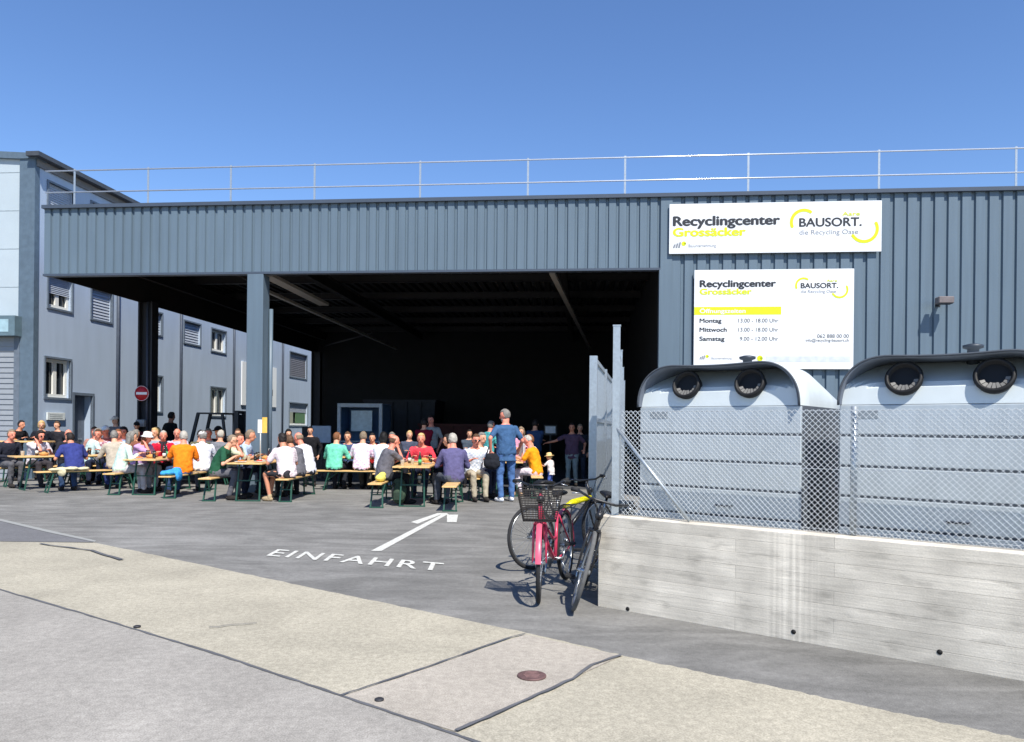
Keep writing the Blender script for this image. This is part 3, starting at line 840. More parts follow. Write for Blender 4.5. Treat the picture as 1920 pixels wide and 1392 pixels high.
# ================================================================ GLASS CONTAINERS
GALV = M('container_galv', (172,181,187), rough=.40, metal=.10, var=.08, scale=5, stretch=(2.5,2.5,.8), bump=.15, bscale=3, var2=.07, scale2=1.5, spec=.5)
GALV2 = M('container_hood', (200,208,210), rough=.42, metal=.05, var=.03, scale=9)
RUB = M('rubber_black', (22,22,24), rough=.6)
def make_container(label, wd_=1.54, dp=1.25):
    """local x across the front, y back, z up"""
    t = thing('glass_container', label, 'glass container', (0,0,0), WANG, 'glass containers behind the fence')
    mb = MB(); zs = [.12, .37, .59, .81, 1.03, 1.25, 1.475, 1.705]; g = .008
    for a, b in zip(zs, zs[1:]):
        mb.cbox(0, wd_, 0, dp, a+g, b-g, .006)
        mb.box(.03, wd_-.03, .03, dp-.03, a-.001, a+g+.01)
    obj('body', mb, GALV, t)
    ob = MB()
    for z in zs[1:-1]: ob.box(.002, wd_-.002, .004, .02, z-.008, z+.008)
    for x_ in (-.004, wd_-.006): obj('shade_panel', MB().box(x_, x_+.010, .03, dp-.03, .13, 1.70).box(x_-.012, x_+.022, dp*.5-.02, dp*.5+.02, .13, 1.69), M('side_shade', (84,90,98), rough=.5, var=.08), t)  # dark grey sides: shade from the neighbouring container is put into the colour
    obj('groove_strip', ob, M('groove_dark', (74,80,88)), t)
    # hood: arch outline with a shallow saddle between the two mouths
    z0, H = 1.70, .345; n = 44
    def arch(x, sc=1.0):
        e = min(x, wd_-x)/.36; e = min(1, max(0, e))
        h = (1-(1-e)**2.3)**(1/2.3)
        return H*sc*h - .012*sc*math.cos((x/wd_-.5)*2*math.pi*1.0)*(1 if 0 < e else 0)*h
    xs = [wd_*(.5-.5*math.cos(math.pi*i/n)) for i in range(n+1)]
    prof = [(-.045, 1.0), (.25, 1.0), (.58, 1.0), (.9, .72), (dp, .34)]
    th = .014
    mb = MB(); vs = []; fs = []
    for (y, sc) in prof:
        for x in xs: vs.append((x*(1+.0)-.0, y, z0+max(arch(x, sc), 0)))
    m = n+1
    for i in range(len(prof)-1):
        for j in range(n): fs.append((i*m+j, i*m+j+1, (i+1)*m+j+1, (i+1)*m+j))
    k = len(vs)
    for x in xs: vs.append((x, dp, z0-.0))
    for j in range(n): fs.append(((len(prof)-1)*m+j, (len(prof)-1)*m+j+1, k+j+1, k+j))
    mb.add(vs, fs, 0, True)
    # inner skin of the overhang, its grey darkened to paint in the hood's shade
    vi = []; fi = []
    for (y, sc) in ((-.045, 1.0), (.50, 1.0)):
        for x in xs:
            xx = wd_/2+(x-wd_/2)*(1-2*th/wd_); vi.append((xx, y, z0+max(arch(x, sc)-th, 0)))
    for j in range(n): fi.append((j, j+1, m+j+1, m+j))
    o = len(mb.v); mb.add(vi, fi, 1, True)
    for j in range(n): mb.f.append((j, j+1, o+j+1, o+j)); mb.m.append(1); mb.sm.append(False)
    obj('hood', mb, [GALV2, M('hood_shade', (104,112,124), rough=.6)], t)
    obj('lid_edge', MB().tube([(x, -.047, z0+max(arch(x), 0)-.004) for x in xs], .008, 6), M('edge_dark', (70,76,84)), t)
    # slanted front panel inside the hood
    def fy(z):
        q = z-z0
        return .004 + min(q, .15)*.15 + max(0, q-.15)*2.4
    mb = MB(); vs = []; fs = []; nz = 8
    for j in range(nz+1):
        for x in xs:
            xx = wd_/2+(x-wd_/2)*(1-2*th/wd_); z = z0 + max(arch(x)-th-.001, 0)*j/nz; vs.append((xx, fy(z), z))
    for j in range(nz):
        for i in range(n): fs.append((j*m+i, j*m+i+1, (j+1)*m+i+1, (j+1)*m+i))
    mb.add(vs, fs, 0, False); obj('front_panel', mb, GALV2, t)
    for cx in (wd_*.31, wd_*.705):
        cz = z0+.175; c = Vector((cx, .035, cz)); ax = Vector((0,-1,.34)).normalized()
        r = obj('mouth_ring', MB().lathe([(.112,-.05),(.118,-.002),(.125,.03),(.112,.05),(.098,.045),(.094,-.001)], c=c, n=28, axis=ax), RUB, t)
        obj('flap', MB().lathe([(.093,-.012),(.05,-.006),(.0,-.004)], c=c, n=20, axis=ax), M('mouth_black', (8,8,9), rough=.9), r)
        gl_ = MB()
        up = Vector((0,.34,1)).normalized(); rt = Vector((1,0,0)); cc = c+ax*.02
        for q0_ in range(200, 341, 20):
            a0, a1 = rad(q0_), rad(q0_+17)
            P = lambda a, rr: cc+rt*math.cos(a)*rr+up*math.sin(a)*rr
            kk = .045 if abs(q0_-262) < 30 else .03
            gl_.add([P(a0,.092), P(a1,.092), P(a1,.092-kk)-ax*.008, P(a0,.092-kk)-ax*.008], [(0,1,2,3)])
        obj('flap_fringe', gl_, M('flap_grey', (120,118,114), rough=.4), r)
    obj('sticker', MB().box(.10, .26, -.0035, .001, 1.60, 1.66), M('sticker_grey', (128,136,142), rough=.5), t)
    hk = obj('lifting_hook', MB().lathe([(.045,-.06),(.038,.05),(.038,.07),(.066,.08),(.068,.10),(.03,.11)], c=(.80,.40,z0+.33), n=16), M('hook_dark', (62,68,76), rough=.5, metal=.4), t)
    mb = MB(); mb.tube([(.70,-.0,.895),(.70,-.03,.895),(.83,-.03,.895),(.83,-.0,.895)], .008, 6)
    obj('handle', mb, M('handle_dark', (60,64,70)), t)
    for sx in (.12, wd_-.12):
        for sy in (.12, dp-.12): obj('foot', MB().cbox(sx-.06, sx+.06, sy-.06, sy+.06, 0, .13, .008), RUB, t)
    return t
CF = .37      # distance of the fronts behind the wall face

def sFront(px, off=CF):
    a, b = ray(px, 800); x0, y0 = w0.x+wn.x*off, w0.y+wn.y*off
    return (a*y0 - x0)/(wd.x - a*wd.y)
s1 = sFront(1200); s1b = sFront(1502); s2 = sFront(1574)
print('container width', s1b-s1, 'gap', s2-s1b)
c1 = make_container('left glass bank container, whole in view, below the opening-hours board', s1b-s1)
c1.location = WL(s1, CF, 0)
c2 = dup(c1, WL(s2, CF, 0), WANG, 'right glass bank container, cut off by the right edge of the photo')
t = thing('steel_bin', 'dark grey ribbed steel bin half hidden left of the containers', 'bin', WL(s1-.30, CF+1.0, 0), WANG)
mb = MB(); mb.cbox(0, 1.2, 0, 1.0, .12, 1.68, .02); obj('bin_body', mb, M('bin_grey', (96,104,110), rough=.5, metal=.2, var=.08), t)
mb = MB()
for i in range(4): mb.cbox(.08+.3*i, .16+.3*i, -.03, 0, .14, 1.6, .008)
obj('rib', mb, M('bin_grey2', (84,92,98), rough=.5), t)
for sx in (.12, 1.08): obj('wheel', MB().lathe([(.06,-.02),(.06,.02)], c=(sx,.12,.06), n=14, axis=(0,1,0)), RUB, t)
t = thing('pallet_block', 'small pale concrete block behind the wall corner', 'concrete block', AT(1165,960,7.6)*1.0, WANG)
t.location.z = 0
obj('block_body', MB().cbox(-.06, .10, -.1, .1, 0, .78, .015), CONC, t)
# ================================================================ TRESTLE TABLES AND BENCHES
WOOD = M('beer_wood', (222,182,120), rough=.45, var=.14, scale=3.0, stretch=(22,1.4,1), bump=.1, bscale=10, spec=.5, clear=.15)
GSTEEL = M('green_steel', (32,76,62), rough=.5, var=.08)
def legframe(w, h, splay=0.0):
    mb = MB()
    for sx in (-1, 1):
        mb.bar((sx*w/2, 0, .012), (sx*(w/2-.02), splay, h), .028, .028)
    mb.bar((-w/2-.02, 0, .012), (w/2+.02, 0, .012), .03, .024)
    mb.bar((-w/2, splay*.55, h*.55), (w/2, splay*.55, h*.55), .022)
    mb.bar((0, splay*.55, h*.55), (0, splay+.22*(1 if splay >= 0 else -1), h), .02)
    return mb
def make_set(name, label, cat, ln, w, h, grp):
    t = thing(name, label, cat, (0,0,0), 0, grp)
    mb = MB()
    n = 3 if w > .4 else 1; bw = w/n
    for i in range(n): mb.cbox(-w/2+i*bw+.001, -w/2+(i+1)*bw-.001, -ln/2, ln/2, h-.028, h, .004)
    obj('table_top' if cat == 'table' else 'seat', mb, WOOD, t)
    mb = MB()
    for sx in (-1, 1): mb.box(sx*(w/2-.04)-.012, sx*(w/2-.04)+.012, -ln/2+.06, ln/2-.06, h-.05, h-.0285)
    obj('under_rail', mb, GSTEEL, t)
    for sy in (-1, 1):
        o = obj('leg_frame', legframe(w*.86 if w < .4 else w*.66, h-.03, -sy*.12), GSTEEL, t); o.location = (0, sy*(ln/2-.22), 0)
    return t
TG, BG_ = 'beer-garden tables under and before the hall roof', 'beer-garden benches beside the tables'
first = {}
def table(X, Y, deg, label, bench=False):
    key = 'b' if bench else 't'; g = BG_ if bench else TG
    if key not in first:
        t = make_set('trestle_bench' if bench else 'trestle_table', label, 'bench' if bench else 'table', 2.2, .26 if bench else .70, .47 if bench else .77, g)
        t.location = (X, Y, .002); t.rotation_euler = (0,0,-rad(deg)); first[key] = t; return t
    return dup(first[key], (X, Y, .002), -rad(deg), label, g)
def bench(X, Y, deg, label): return table(X, Y, deg, label, True)
table(-10.45, 17.6, 45, 'slanting table at far left, end nearest the roller shutter, where the blue-shirted man leans in')
bench(-9.50, 16.95, 45, 'bench under the blue-shirted man, with a cream jacket on it')
bench(-11.35, 18.35, 45, 'bench at the far left edge, on the shutter side of the slanting table')
table(-10.3, 19.7, 82, 'table mostly hidden behind the beige-jacketed man')
bench(-10.35, 19.02, 82, 'bench hidden behind the beige jacket, facing the grey building')
bench(-10.2, 20.4, 82, 'bench of the man in the white cap, hidden behind people')
table(-7.85, 16.9, 0, 'table with beer glasses beneath the no-entry sign, between mint cardigan and orange shirt')
bench(-8.46, 16.85, 0, 'bench under the woman in the mint cardigan')
bench(-6.98, 16.2, 0, 'bench under the man in the orange shirt, blue jacket beside him')
table(-8.1, 19.65, 84, 'table hidden behind the orange-shirted man, near the forklift')
bench(-8.1, 18.97, 84, 'bench hidden behind the man in the orange shirt')
bench(-8.1, 20.33, 84, 'bench on the forklift side of the hidden table')
table(-5.24, 15.8, 0, 'table full of plates and glasses in front of the pale column')
bench(-5.98, 15.72, 0, 'bench under the man in the green shirt')
bench(-4.47, 15.72, 0, 'bench under the woman in the pale pink blouse')
table(-1.88, 15.1, 0, 'table standing alone at the tip of the painted arrow, bottle and cups on it')
bench(-2.50, 14.8, 0, 'bench under the bald man in grey, yellow bag on it')
bench(-1.10, 14.35, 0, 'bench right of the arrow under the man in the violet-grey shirt')
bench(-2.0, 16.85, 90, 'bench across the far end of the table near the arrow')
bench(-3.55, 17.8, 90, 'crosswise bench under the green, pink and white backs')
table(-3.45, 18.5, 90, 'crosswise table behind the green, pink and white backs')
bench(-3.45, 19.2, 90, 'bench on the dark hall side of the crosswise table')
table(-.10, 17.45, 0, 'table behind the standing man in blue')
bench(-.78, 16.5, 0, 'bench left of the standing man in blue')
bench(.55, 17.1, 0, 'bench under the man in the mustard shirt reading a paper')
# tall bar table at the far left
t = thing('bar_table', 'narrow high table at the far left in front of the man in black', 'table', (-12.55, 19.2, .002), rad(-80))
obj('table_top', MB().cbox(-.25,.25,-.7,.7,1.02,1.06,.006), WOOD, t)
for sy in (-1,1):
    o = obj('leg_frame', legframe(.36, 1.02, -sy*.1), GSTEEL, t); o.location = (0, sy*.5, 0)

# ================================================================ PEOPLE
SKIN = {'a': (214,158,128), 'b': (196,134,106), 'c': (222,140,116), 'd': (150,104,84)}
def skinm(k): return M('skin_'+k, SKIN[k], rough=.55, var=.05, scale=20, spec=.4)
LIPS = M('lips', (158,84,74), rough=.5); EYEM = M('eye_dark', (40,34,32), rough=.3); EYEW = M('brow', (96,76,62), rough=.8)
HAIR = {'white': (172,166,156), 'grey': (122,118,112), 'dark': (36,30,28), 'brown': (88,64,46), 'blond': (196,164,112), 'auburn': (120,78,50), 'gb': (128,112,94), 'black': (20,19,20)}
def hairm(k): return M('hair_'+k, HAIR[k], rough=.65, var=.25, scale=18, stretch=(1,1,.3), bump=.6, bscale=60, spec=.3)
def ik(S, T, a, b, pole):
    S, T, pole = Vector(S), Vector(T), Vector(pole)
    d = T-S; L = d.length; Lm = min(L, (a+b)*.985)
    u = d/L; T2 = S+u*Lm
    c = (a*a+Lm*Lm-b*b)/(2*a*Lm); c = max(-1, min(1, c))
    p = (pole-u*pole.dot(u)).normalized()
    return S+u*a*c+p*a*math.sqrt(1-c*c), T2
def add_hand(mb, Wp, f, side, k, up=Vector((0,0,1)), curl=.5):
    f = f.normalized(); n = (-up+f*up.dot(f))
    if n.length < .1: n = Vector((0,1,0))-f*f.y
    n.normalize(); l = f.cross(n).normalized()
    if l.x*side > 0: l = -l                    # l points to the thumb side (towards the middle)
    R3 = Matrix((l, f, n)).transposed()
    mb.ell(Wp+f*.045*k, (.040*k,.052*k,.017*k), R3, 10, 6)
    for i, (off, ln) in enumerate(((.028,.068),(.010,.077),(-.009,.071),(-.026,.056))):
        b = Wp+(f*.082+l*off)*k; c = curl
        d1 = (f*math.cos(c*.6)+n*math.sin(c*.6)); d2 = (f*math.cos(c*1.5)+n*math.sin(c*1.5))
        m = b+d1*ln*.5*k; e = m+d2*ln*.5*k
        mb.cap(b-f*.02*k, m, .0095*k, .0088*k, 6); mb.cap(m, e, .0088*k, .0075*k, 6)
    b = Wp+(f*.025+l*.032)*k; m = b+(f*.7+l*.75).normalized()*.034*k; e = m+(f*.95+l*.2+n*.2).normalized()*.03*k
    mb.cap(b-l*.012*k, m, .0115*k, .010*k, 6); mb.cap(m, e, .010*k, .0085*k, 6)
NP = [0]
def person(label, X, Y, face=0, mode='sit', shirt=(200,200,200), sleeve='short', legs=(50,55,70), bottom='trousers', hair='short', hc='grey',
           lean=14, arms='table', k=1.0, skin='a', hyaw=0, hpitch=8, belly=.0, legturn=0, hat=None, hatc=(225,222,212), shoes=(50,46,44),
           extra=None, stance=.10, shirt2=None, group='guests at the tables', far=False, hs=1.0, slim=1.0, collar=False, cat='person'):
    NP[0] += 1; slim *= 1.09; k *= 1.03
    rnd = random.Random(NP[0]*17)
    t = thing('person', label, cat, (X, Y, .002), -rad(face), group)
    vox = .013 if far else .0105
    L = rad(lean)
    sitting = mode == 'sit'
    hz = .47+.095*k if sitting else .93*k
    H = Vector((0,0,hz))
    def sp(d):                                 # point on the spine, d above the hips
        n = 8; p = Vector(H); q = 0
        st = d/n
        for i in range(n):
            a = L*(.55+.9*min(1, max(0, q)/.5)); p = p+Vector((0, math.sin(a), math.cos(a)))*st; q += st
        return p
    def spd(d):
        a = L*(.55+.9*min(1, max(0, d)/.5)); return Vector((0, math.sin(a), math.cos(a)))
    xa = Vector((1,0,0))
    def tors(sc_, offs, lo=-.09, hi=.60):
        S = []
        for d, hw, hd in ((-.09,.13,.10),(-.03,.168,.122),(.06,.162,.115+belly*.7),(.16,.150,.108+belly),(.27,.160,.112+belly*.5),(.37,.178,.112),(.43,.188,.102),(.475,.165,.085),(.505,.10,.070),(.535,.062,.060),(.60,.056,.058)):
            if d < lo-1e-6 or d > hi+1e-6: continue
            u = spd(d); ya = Vector((0,u.z,-u.y)); c = sp(d*k)+ya*belly*.25*(1 if .05 < d < .3 else 0)
            S.append((c, xa*(hw*slim*k+offs), ya*(hd*k+offs)))
        return S
    skm = skinm(skin)
    body = MB()
    body.loft(tors(1, -.004), 16, power=.9)
    hd_c = sp(.665*k)+Vector((0,.012,.01))*k
    ya_, pi_ = rad(-hyaw), rad(-hpitch)
    R3 = Matrix.Rotation(ya_, 3, 'Z') @ Matrix.Rotation(pi_, 3, 'X')
    kh = k*hs if k > .8 else k*hs
    def hp(x, y, z): return hd_c+R3 @ (Vector((x,y,z))*kh)
    body.cap(sp(.50*k), hp(0,-.02,-.05), .056*k*slim, .052*k*slim, 12)
    body.ell(hp(0,-.004,.018), (.075*kh,.094*kh,.100*kh), R3, 18, 12)
    body.ell(hp(0,.022,-.045), (.056*kh,.066*kh,.066*kh), R3, 14, 10)
    body.cap(hp(0,.088,.022), hp(0,.104,-.018), .009*kh, .014*kh, 8)
    body.cap(hp(-.02,.070,-.058), hp(.02,.070,-.058), .014*kh, .014*kh, 8)
    for s in (-1,1):
        body.ell(hp(s*.076,-.004,-.004), (.010*kh,.019*kh,.030*kh), R3, 8, 6)
    # arms
    shl = sp(.445*k)
    fore = {}
    if arms == 'table': tg = [(-.13-rnd.uniform(0,.06), .40+rnd.uniform(-.03,.05), .835), (.12+rnd.uniform(0,.06), .38+rnd.uniform(-.04,.05), .835)]
    elif arms == 'eat': tg = [(-.16,.40,.835), (.05,.27,hd_c.z-.10*k)]
    elif arms == 'lap': tg = [(-.10,.30,hz+.13), (.10,.32,hz+.14)]
    elif arms == 'chin': tg = [(-.14,.40,.835), (.03,hd_c.y+.085*k,hd_c.z-.13*k)]
    elif arms == 'down': tg = [(-.25*k,.08*k,hz-.06*k), (.25*k,.06*k,hz-.07*k)]
    elif arms == 'cross': tg = [(.10*k,.24*k,hz+.22*k), (-.10*k,.26*k,hz+.20*k)]
    else: tg = arms
    armp = []
    for s, T in zip((-1, 1), tg):
        S = shl+xa*s*.172*k*slim
        T = Vector(T)
        E, Wr = ik(S, T-(T-S).normalized()*.03, .285*k, .245*k, Vector((s*.55,-.25,-.8)))
        armp.append((S, E, Wr))
        rs = .050*slim if k > .7 else .042
        body.cap(S, E, (.046)*k, .037*k, 10); body.cap(E, Wr, .037*k, .025*k, 10)
        add_hand(body, Wr, Wr-E, s, k)
    # legs
    lr = Matrix.Rotation(-rad(legturn), 3, 'Z')
    lg = []
    for s in (-1, 1):
        hpj = H+lr @ Vector((s*.085*k*slim, 0, -.02*k))
        if sitting:
            kn = Vector((0,0,0))+lr @ Vector((s*(stance+rnd.uniform(0,.04)), .42*k, 0)); kn.z = max(.50*k, .47)+.03
            an = lr @ Vector((s*(stance+.01), .42*k+rnd.uniform(-.14,.10), 0)); an.z = .10
            ft = lr @ Vector((s*.03, 1, 0))
        else:
            kn = Vector((s*(stance-.005), .03, .50*k)); an = Vector((s*stance, -.02+s*.03, .095)); ft = Vector((s*.2, 1, 0))
            kn.z = .50*k
        ft.normalize(); lg.append((hpj, kn, an, ft))
        body.cap(hpj, kn, .078*k*slim, .052*k, 12); body.cap(kn, an, .052*k, .034*k, 12)
        body.cap(an+Vector((0,0,-.03)), an+ft*.13*k+Vector((0,0,-.055)), .034*k, .028*k, 8)
    Ri = R3.inverted()
    def paintf(co):
        q = Ri @ (co-hd_c)/kh
        if q.y < .045 or abs(q.z) > .09: return 0
        if abs(abs(q.x)-.031) < .010 and abs(q.z-.012) < .006: return 2
        if abs(abs(q.x)-.031) < .014 and abs(q.z-.034) < .004: return 3
        if abs(q.x) < .023 and abs(q.z+.056) < .0085: return 1
        return 0
    organic('body', body, [skm, LIPS, EYEM, EYEW], t, vox, 2, paintfn=paintf)
    # shirt
    sm = stripes(shirt, *shirt2) if shirt2 else cloth(shirt); mb = MB()
    lo = -.09 if sitting else -.09
    S0 = tors(1, .016, lo, .51)
    if not sitting: S0 = [(H+Vector((0,-.01,-.17*k)), xa*(.180*slim*k), Vector((0,.140*k,0)))] + S0
    mb.loft(S0, 16, power=.88)
    for (S, E, Wr) in armp:
        if sleeve != 'none':
            mb.ell(S, (.062*k,.062*k,.06*k), None, 12, 8)
        if sleeve == 'long': mb.cap(S, E, .062*k, .050*k, 12); mb.cap(E, Wr-(Wr-E).normalized()*.02, .050*k, .036*k, 12)
        elif sleeve == 'short': mb.cap(S, S+(E-S)*.72, .062*k, .058*k, 12)
    if collar: mb.lathe([(.062*k,-.01),(.072*k,.012),(.066*k,.03)], c=sp(.515*k), n=14, axis=spd(.5))
    organic('shirt' if sleeve != 'long' or collar else 'top', mb, [sm], t, .014, 2, .034, .085)
    # trousers / skirt
    lm = cloth(legs); mb = MB()
    if bottom != 'skirt':
        S = []
        for d, hw, hd in ((-.12,.13,.11),(-.06,.165,.125),(.0,.170,.124),(.07,.158,.115+belly*.5),(.10,.150,.105+belly*.5)):
            u = spd(d); ya = Vector((0,u.z,-u.y)); S.append((sp(d*k), xa*(hw*slim*k+.003), ya*(hd*k+.003)))
        mb.loft(S, 16)
        for hpj, kn, an, ft in lg:
            if bottom == 'shorts': mb.cap(hpj, hpj+(kn-hpj)*.92, .095*k*slim, .075*k, 12)
            else:
                mb.cap(hpj, kn, .094*k*slim, .070*k, 12); mb.cap(kn, an+Vector((0,0,.02)), .070*k, .054*k, 12)
    else:
        S = []; f = lr @ Vector((0,1,0)); x2 = lr @ xa
        if sitting:
            for q, zz, hw, hh in ((-.12,0,.10,.09),(-.08,0,.175,.105),(.08,0,.19,.10),(.28,.0,.19,.085),(.44,.0,.18,.08),(.49,-.05,.16,.07)):
                S.append((Vector((0,0,hz-.02+zz))+f*q*k, x2*hw*k, Vector((0,0,1))*hh*k))
        else:
            for z, r in ((.05,.15),(-.05,.18),(-.25,.20),(-.50,.23)): S.append((Vector((0,0,hz+z*k)), xa*r*k, Vector((0,.8*r*k,0))))
        mb.loft(S, 16)
    organic({'skirt': 'skirt', 'shorts': 'shorts'}.get(bottom, 'trousers'), mb, [lm], t, .015, 2, .034, .09)
    shm = cloth(shoes)
    for hpj, kn, an, ft in lg:
        sd = Vector((ft.y,-ft.x,0)); Rf = Matrix((sd, ft, Vector((0,0,1)))).transposed()
        mb = MB().ell(Vector((an.x, an.y, .045))+ft*.055*k, (.047*k,.135*k,.052), Rf, 12, 8, fn=lambda d: 1.0)
        mb.cap(Vector((an.x,an.y,.06)), an+Vector((0,0,.01)), .046*k, .044*k, 10)
        for v in mb.v: v.z = max(v.z, .004)
        obj('shoe', mb, shm, t)
    # hair
    if hair != 'none':
        hm = hairm(hc); seed = rnd.uniform(0, 50)
        def reg(d):
            if hair == 'short': return (d.z > .52 and d.y < .86) or (d.y < .12 and d.z > -.66)
            if hair == 'ring': return d.y < .05 and -.50 < d.z < .42
            if hair == 'crop': return (d.z > .62 and d.y < .75) or (d.y < .05 and d.z > -.45)
            return (d.z > .50 and d.y < .84) or (d.y < .42 and d.z > -.98)     # bob, long
        full = {'bob': 1.16, 'long': 1.12, 'short': 1.04, 'crop': .96, 'ring': 1.0}[hair]
        def fn(d):
            if not reg(d): return .80
            return full*(1+.08*mnoise.noise(Vector((d.x*3+seed, d.y*3, d.z*3)))+.06*mnoise.noise(Vector((d.x*9+seed, d.y*9, d.z*9))))
        mb = MB(); mb.ell(hp(0,-.010,.020), (.082*kh,.101*kh,.112*kh), R3, 26, 18, fn=fn)
        if hair in ('bob','long'):
            ln = .13 if hair == 'bob' else .27
            S = []
            for i in range(7):
                q = i/6; z = .02-ln*q*1.1; w = (.098+.010*math.sin(q*3))*(1-.35*q**3)
                S.append((hp(0,-.055-.01*q,z), R3 @ Vector((w*kh,0,0)), R3 @ Vector((0,(.060-.02*q)*kh,0))))
            mb.loft(S, 16)
        organic('hair', mb, [hm], t, .011, 1, .012, .03) if not far else obj('hair', mb, hm, t)
    if hat == 'cap':
        mb = MB(); mb.ell(hp(0,-.004,.045), (.088*kh,.106*kh,.088*kh), R3, 18, 12, fn=lambda d: 1 if d.z > -.12 else .8)
        mb.loft([(hp(0,.07,.050), R3 @ Vector((.074*kh,0,0)), R3 @ Vector((0,.02*kh,.008*kh))), (hp(0,.12,.045), R3 @ Vector((.068*kh,0,0)), R3 @ Vector((0,.02*kh,.006*kh))), (hp(0,.165,.036), R3 @ Vector((.04*kh,0,0)), R3 @ Vector((0,.014*kh,.005*kh)))], 12)
        obj('cap', mb, cloth(hatc), t)
    elif hat == 'straw':
        mb = MB(); ax = R3 @ Vector((0,0,1))
        mb.lathe([(.175*kh,.028*kh),(.170*kh,.034*kh),(.10*kh,.050*kh),(.094*kh,.075*kh),(.086*kh,.125*kh),(.05*kh,.145*kh),(.0,.148*kh)], c=hp(0,-.004,.0), n=24, axis=ax)
        obj('hat', mb, M('straw', (222,190,132), rough=.8, var=.15, scale=40, bump=.4), t)
    elif hat == 'sun':
        mb = MB(); ax = R3 @ Vector((0,0,1))
        mb.lathe([(.145*kh,.022*kh),(.10*kh,.045*kh),(.092*kh,.07*kh),(.085*kh,.12*kh),(.04*kh,.138*kh),(.0,.14*kh)], c=hp(0,-.004,.0), n=20, axis=ax)
        obj('hat', mb, cloth(hatc), t)
    if extra and 'shades' in extra:
        mb = MB()
        for s in (-1,1): mb.ell(hp(s*.033,.094,.010), (.026*kh,.008*kh,.019*kh), R3, 10, 6)
        mb.tube([hp(-.08,-.01,.014), hp(-.064,.082,.014), hp(.064,.082,.014), hp(.08,-.01,.014)], .003*kh, 5)
        obj('sunglasses', mb, M('shade_lens', (16,16,18), rough=.15, spec=.8), t)
    if extra and 'scarf' in extra:
        mb = MB(); mb.lathe([(.075*k,-.02),(.092*k,.0),(.085*k,.04),(.062*k,.055)], c=sp(.50*k), n=16, axis=spd(.5))
        mb.cap(sp(.47*k)+Vector((-.03,.10,0))*k, sp(.30*k)+Vector((-.05,.16,0))*k, .03*k, .02*k, 8)
        mb.cap(sp(.47*k)+Vector((.03,.10,0))*k, sp(.32*k)+Vector((.04,.16,0))*k, .03*k, .02*k, 8)
        obj('scarf', mb, cloth((50,44,50)), t)
    if extra and 'beard' in extra:
        mb = MB(); mb.ell(hp(0,.030,-.062), (.056*kh,.062*kh,.052*kh), R3, 14, 10, fn=lambda d: 1.05 if d.y > -.2 and d.z < .35 else .7)
        obj('beard', mb, hairm('grey'), t)
    return t
def P(px, Y): return AT(px, 800, Y).x
JEANS = (52,72,104); DK = (34,36,42); GREYT = (88,88,92); BEIGET = (170,160,140); NAVY = (36,42,62)
# --- far left
person('man in a black jacket at the high table, far left', P(28,19.7), 19.75, 100, 'stand', (34,34,37), 'long', DK, hc='dark', hair='short', lean=14, arms=[(-.16,.36,1.10),(.14,.34,1.10)], k=.90, skin='b', group='guests standing about')
person('blonde woman in black, standing behind the woman in the white top', P(78,20.4), 20.4, 150, 'stand', (32,34,42), 'long', DK, hair='bob', hc='blond', lean=3, arms='down', k=.885, far=True, group='guests standing about')
person('brown-haired person in dark grey standing behind the bald man in black', P(109,20.8), 20.8, 190, 'stand', (44,44,50), 'long', DK, hair='short', hc='brown', lean=3, arms='down', k=.88, far=True, group='guests standing about')
person('dark-haired woman in a white top with her elbow on the far left table', -11.55, 18.15, 120, shirt=(206,200,208), legs=(60,56,60), hair='bob', hc='dark', lean=22, arms='eat', skin='c', extra='shades')
person('bald man in a black shirt facing the camera at the far left table', -11.02, 18.68, 155, shirt=(40,40,44), sleeve='long', legs=DK, hair='ring', hc='grey', lean=12, skin='c')
person('woman with short dark hair and a pink face, right of the bald man in black', -10.52, 19.18, 170, shirt=(150,96,110), shirt2=((200,180,186),'check',20), legs=NAVY, hair='short', hc='brown', lean=12, skin='c', far=True)
person('man in a royal blue T-shirt seen from behind at the far left table', -9.73, 16.72, -50, shirt=(54,62,122), legs=JEANS, hair='short', hc='dark', lean=26, skin='b', belly=.03, hyaw=-20)
person('man in a beige jacket seen from behind, between blue shirt and mint cardigan', -9.14, 17.32, -38, shirt=(176,166,150), sleeve='long', legs=(44,56,100), hair='short', hc='grey', lean=16, belly=.02)
person('grey-haired man in a pale mint shirt above the blue-shirted man', P(166,19.0), 19.0, 45, shirt=(190,214,212), legs=GREYT, hair='short', hc='grey', lean=16, k=1.04, skin='c', far=True)
person('man in a white cap facing the camera behind the beige jacket', P(202,20.4), 20.4, 185, shirt=(170,90,80), legs=DK, hair='short', hc='white', hat='cap', hatc=(228,226,222), lean=6, skin='c', far=True, k=1.08)
person('man in a pale cap standing behind, left of the no-entry sign', P(218,21.3), 21.3, 200, 'stand', (110,104,104), 'long', DK, hc='brown', hat='cap', hatc=(206,190,170), lean=2, arms='down', k=.975, far=True, group='guests standing about')
person('dark-haired woman with a red face, right below the pale cap', P(235,20.3), 20.3, 170, shirt=(130,150,186), legs=NAVY, hair='bob', hc='dark', lean=8, skin='c', far=True, k=1.05)
person('person in maroon with a black cap just left of the dark column', P(256,20.9), 20.9, 150, 'stand', (104,40,52), 'long', DK, hair='short', hc='dark', hat='cap', hatc=(24,24,26), lean=4, arms='down', k=.89, far=True, group='guests standing about')
person('man in a light blue shirt partly hidden behind the long grey hair', P(217,18.6), 18.75, 160, shirt=(178,196,222), legs=NAVY, hair='short', hc='auburn', lean=8, skin='c', far=True)
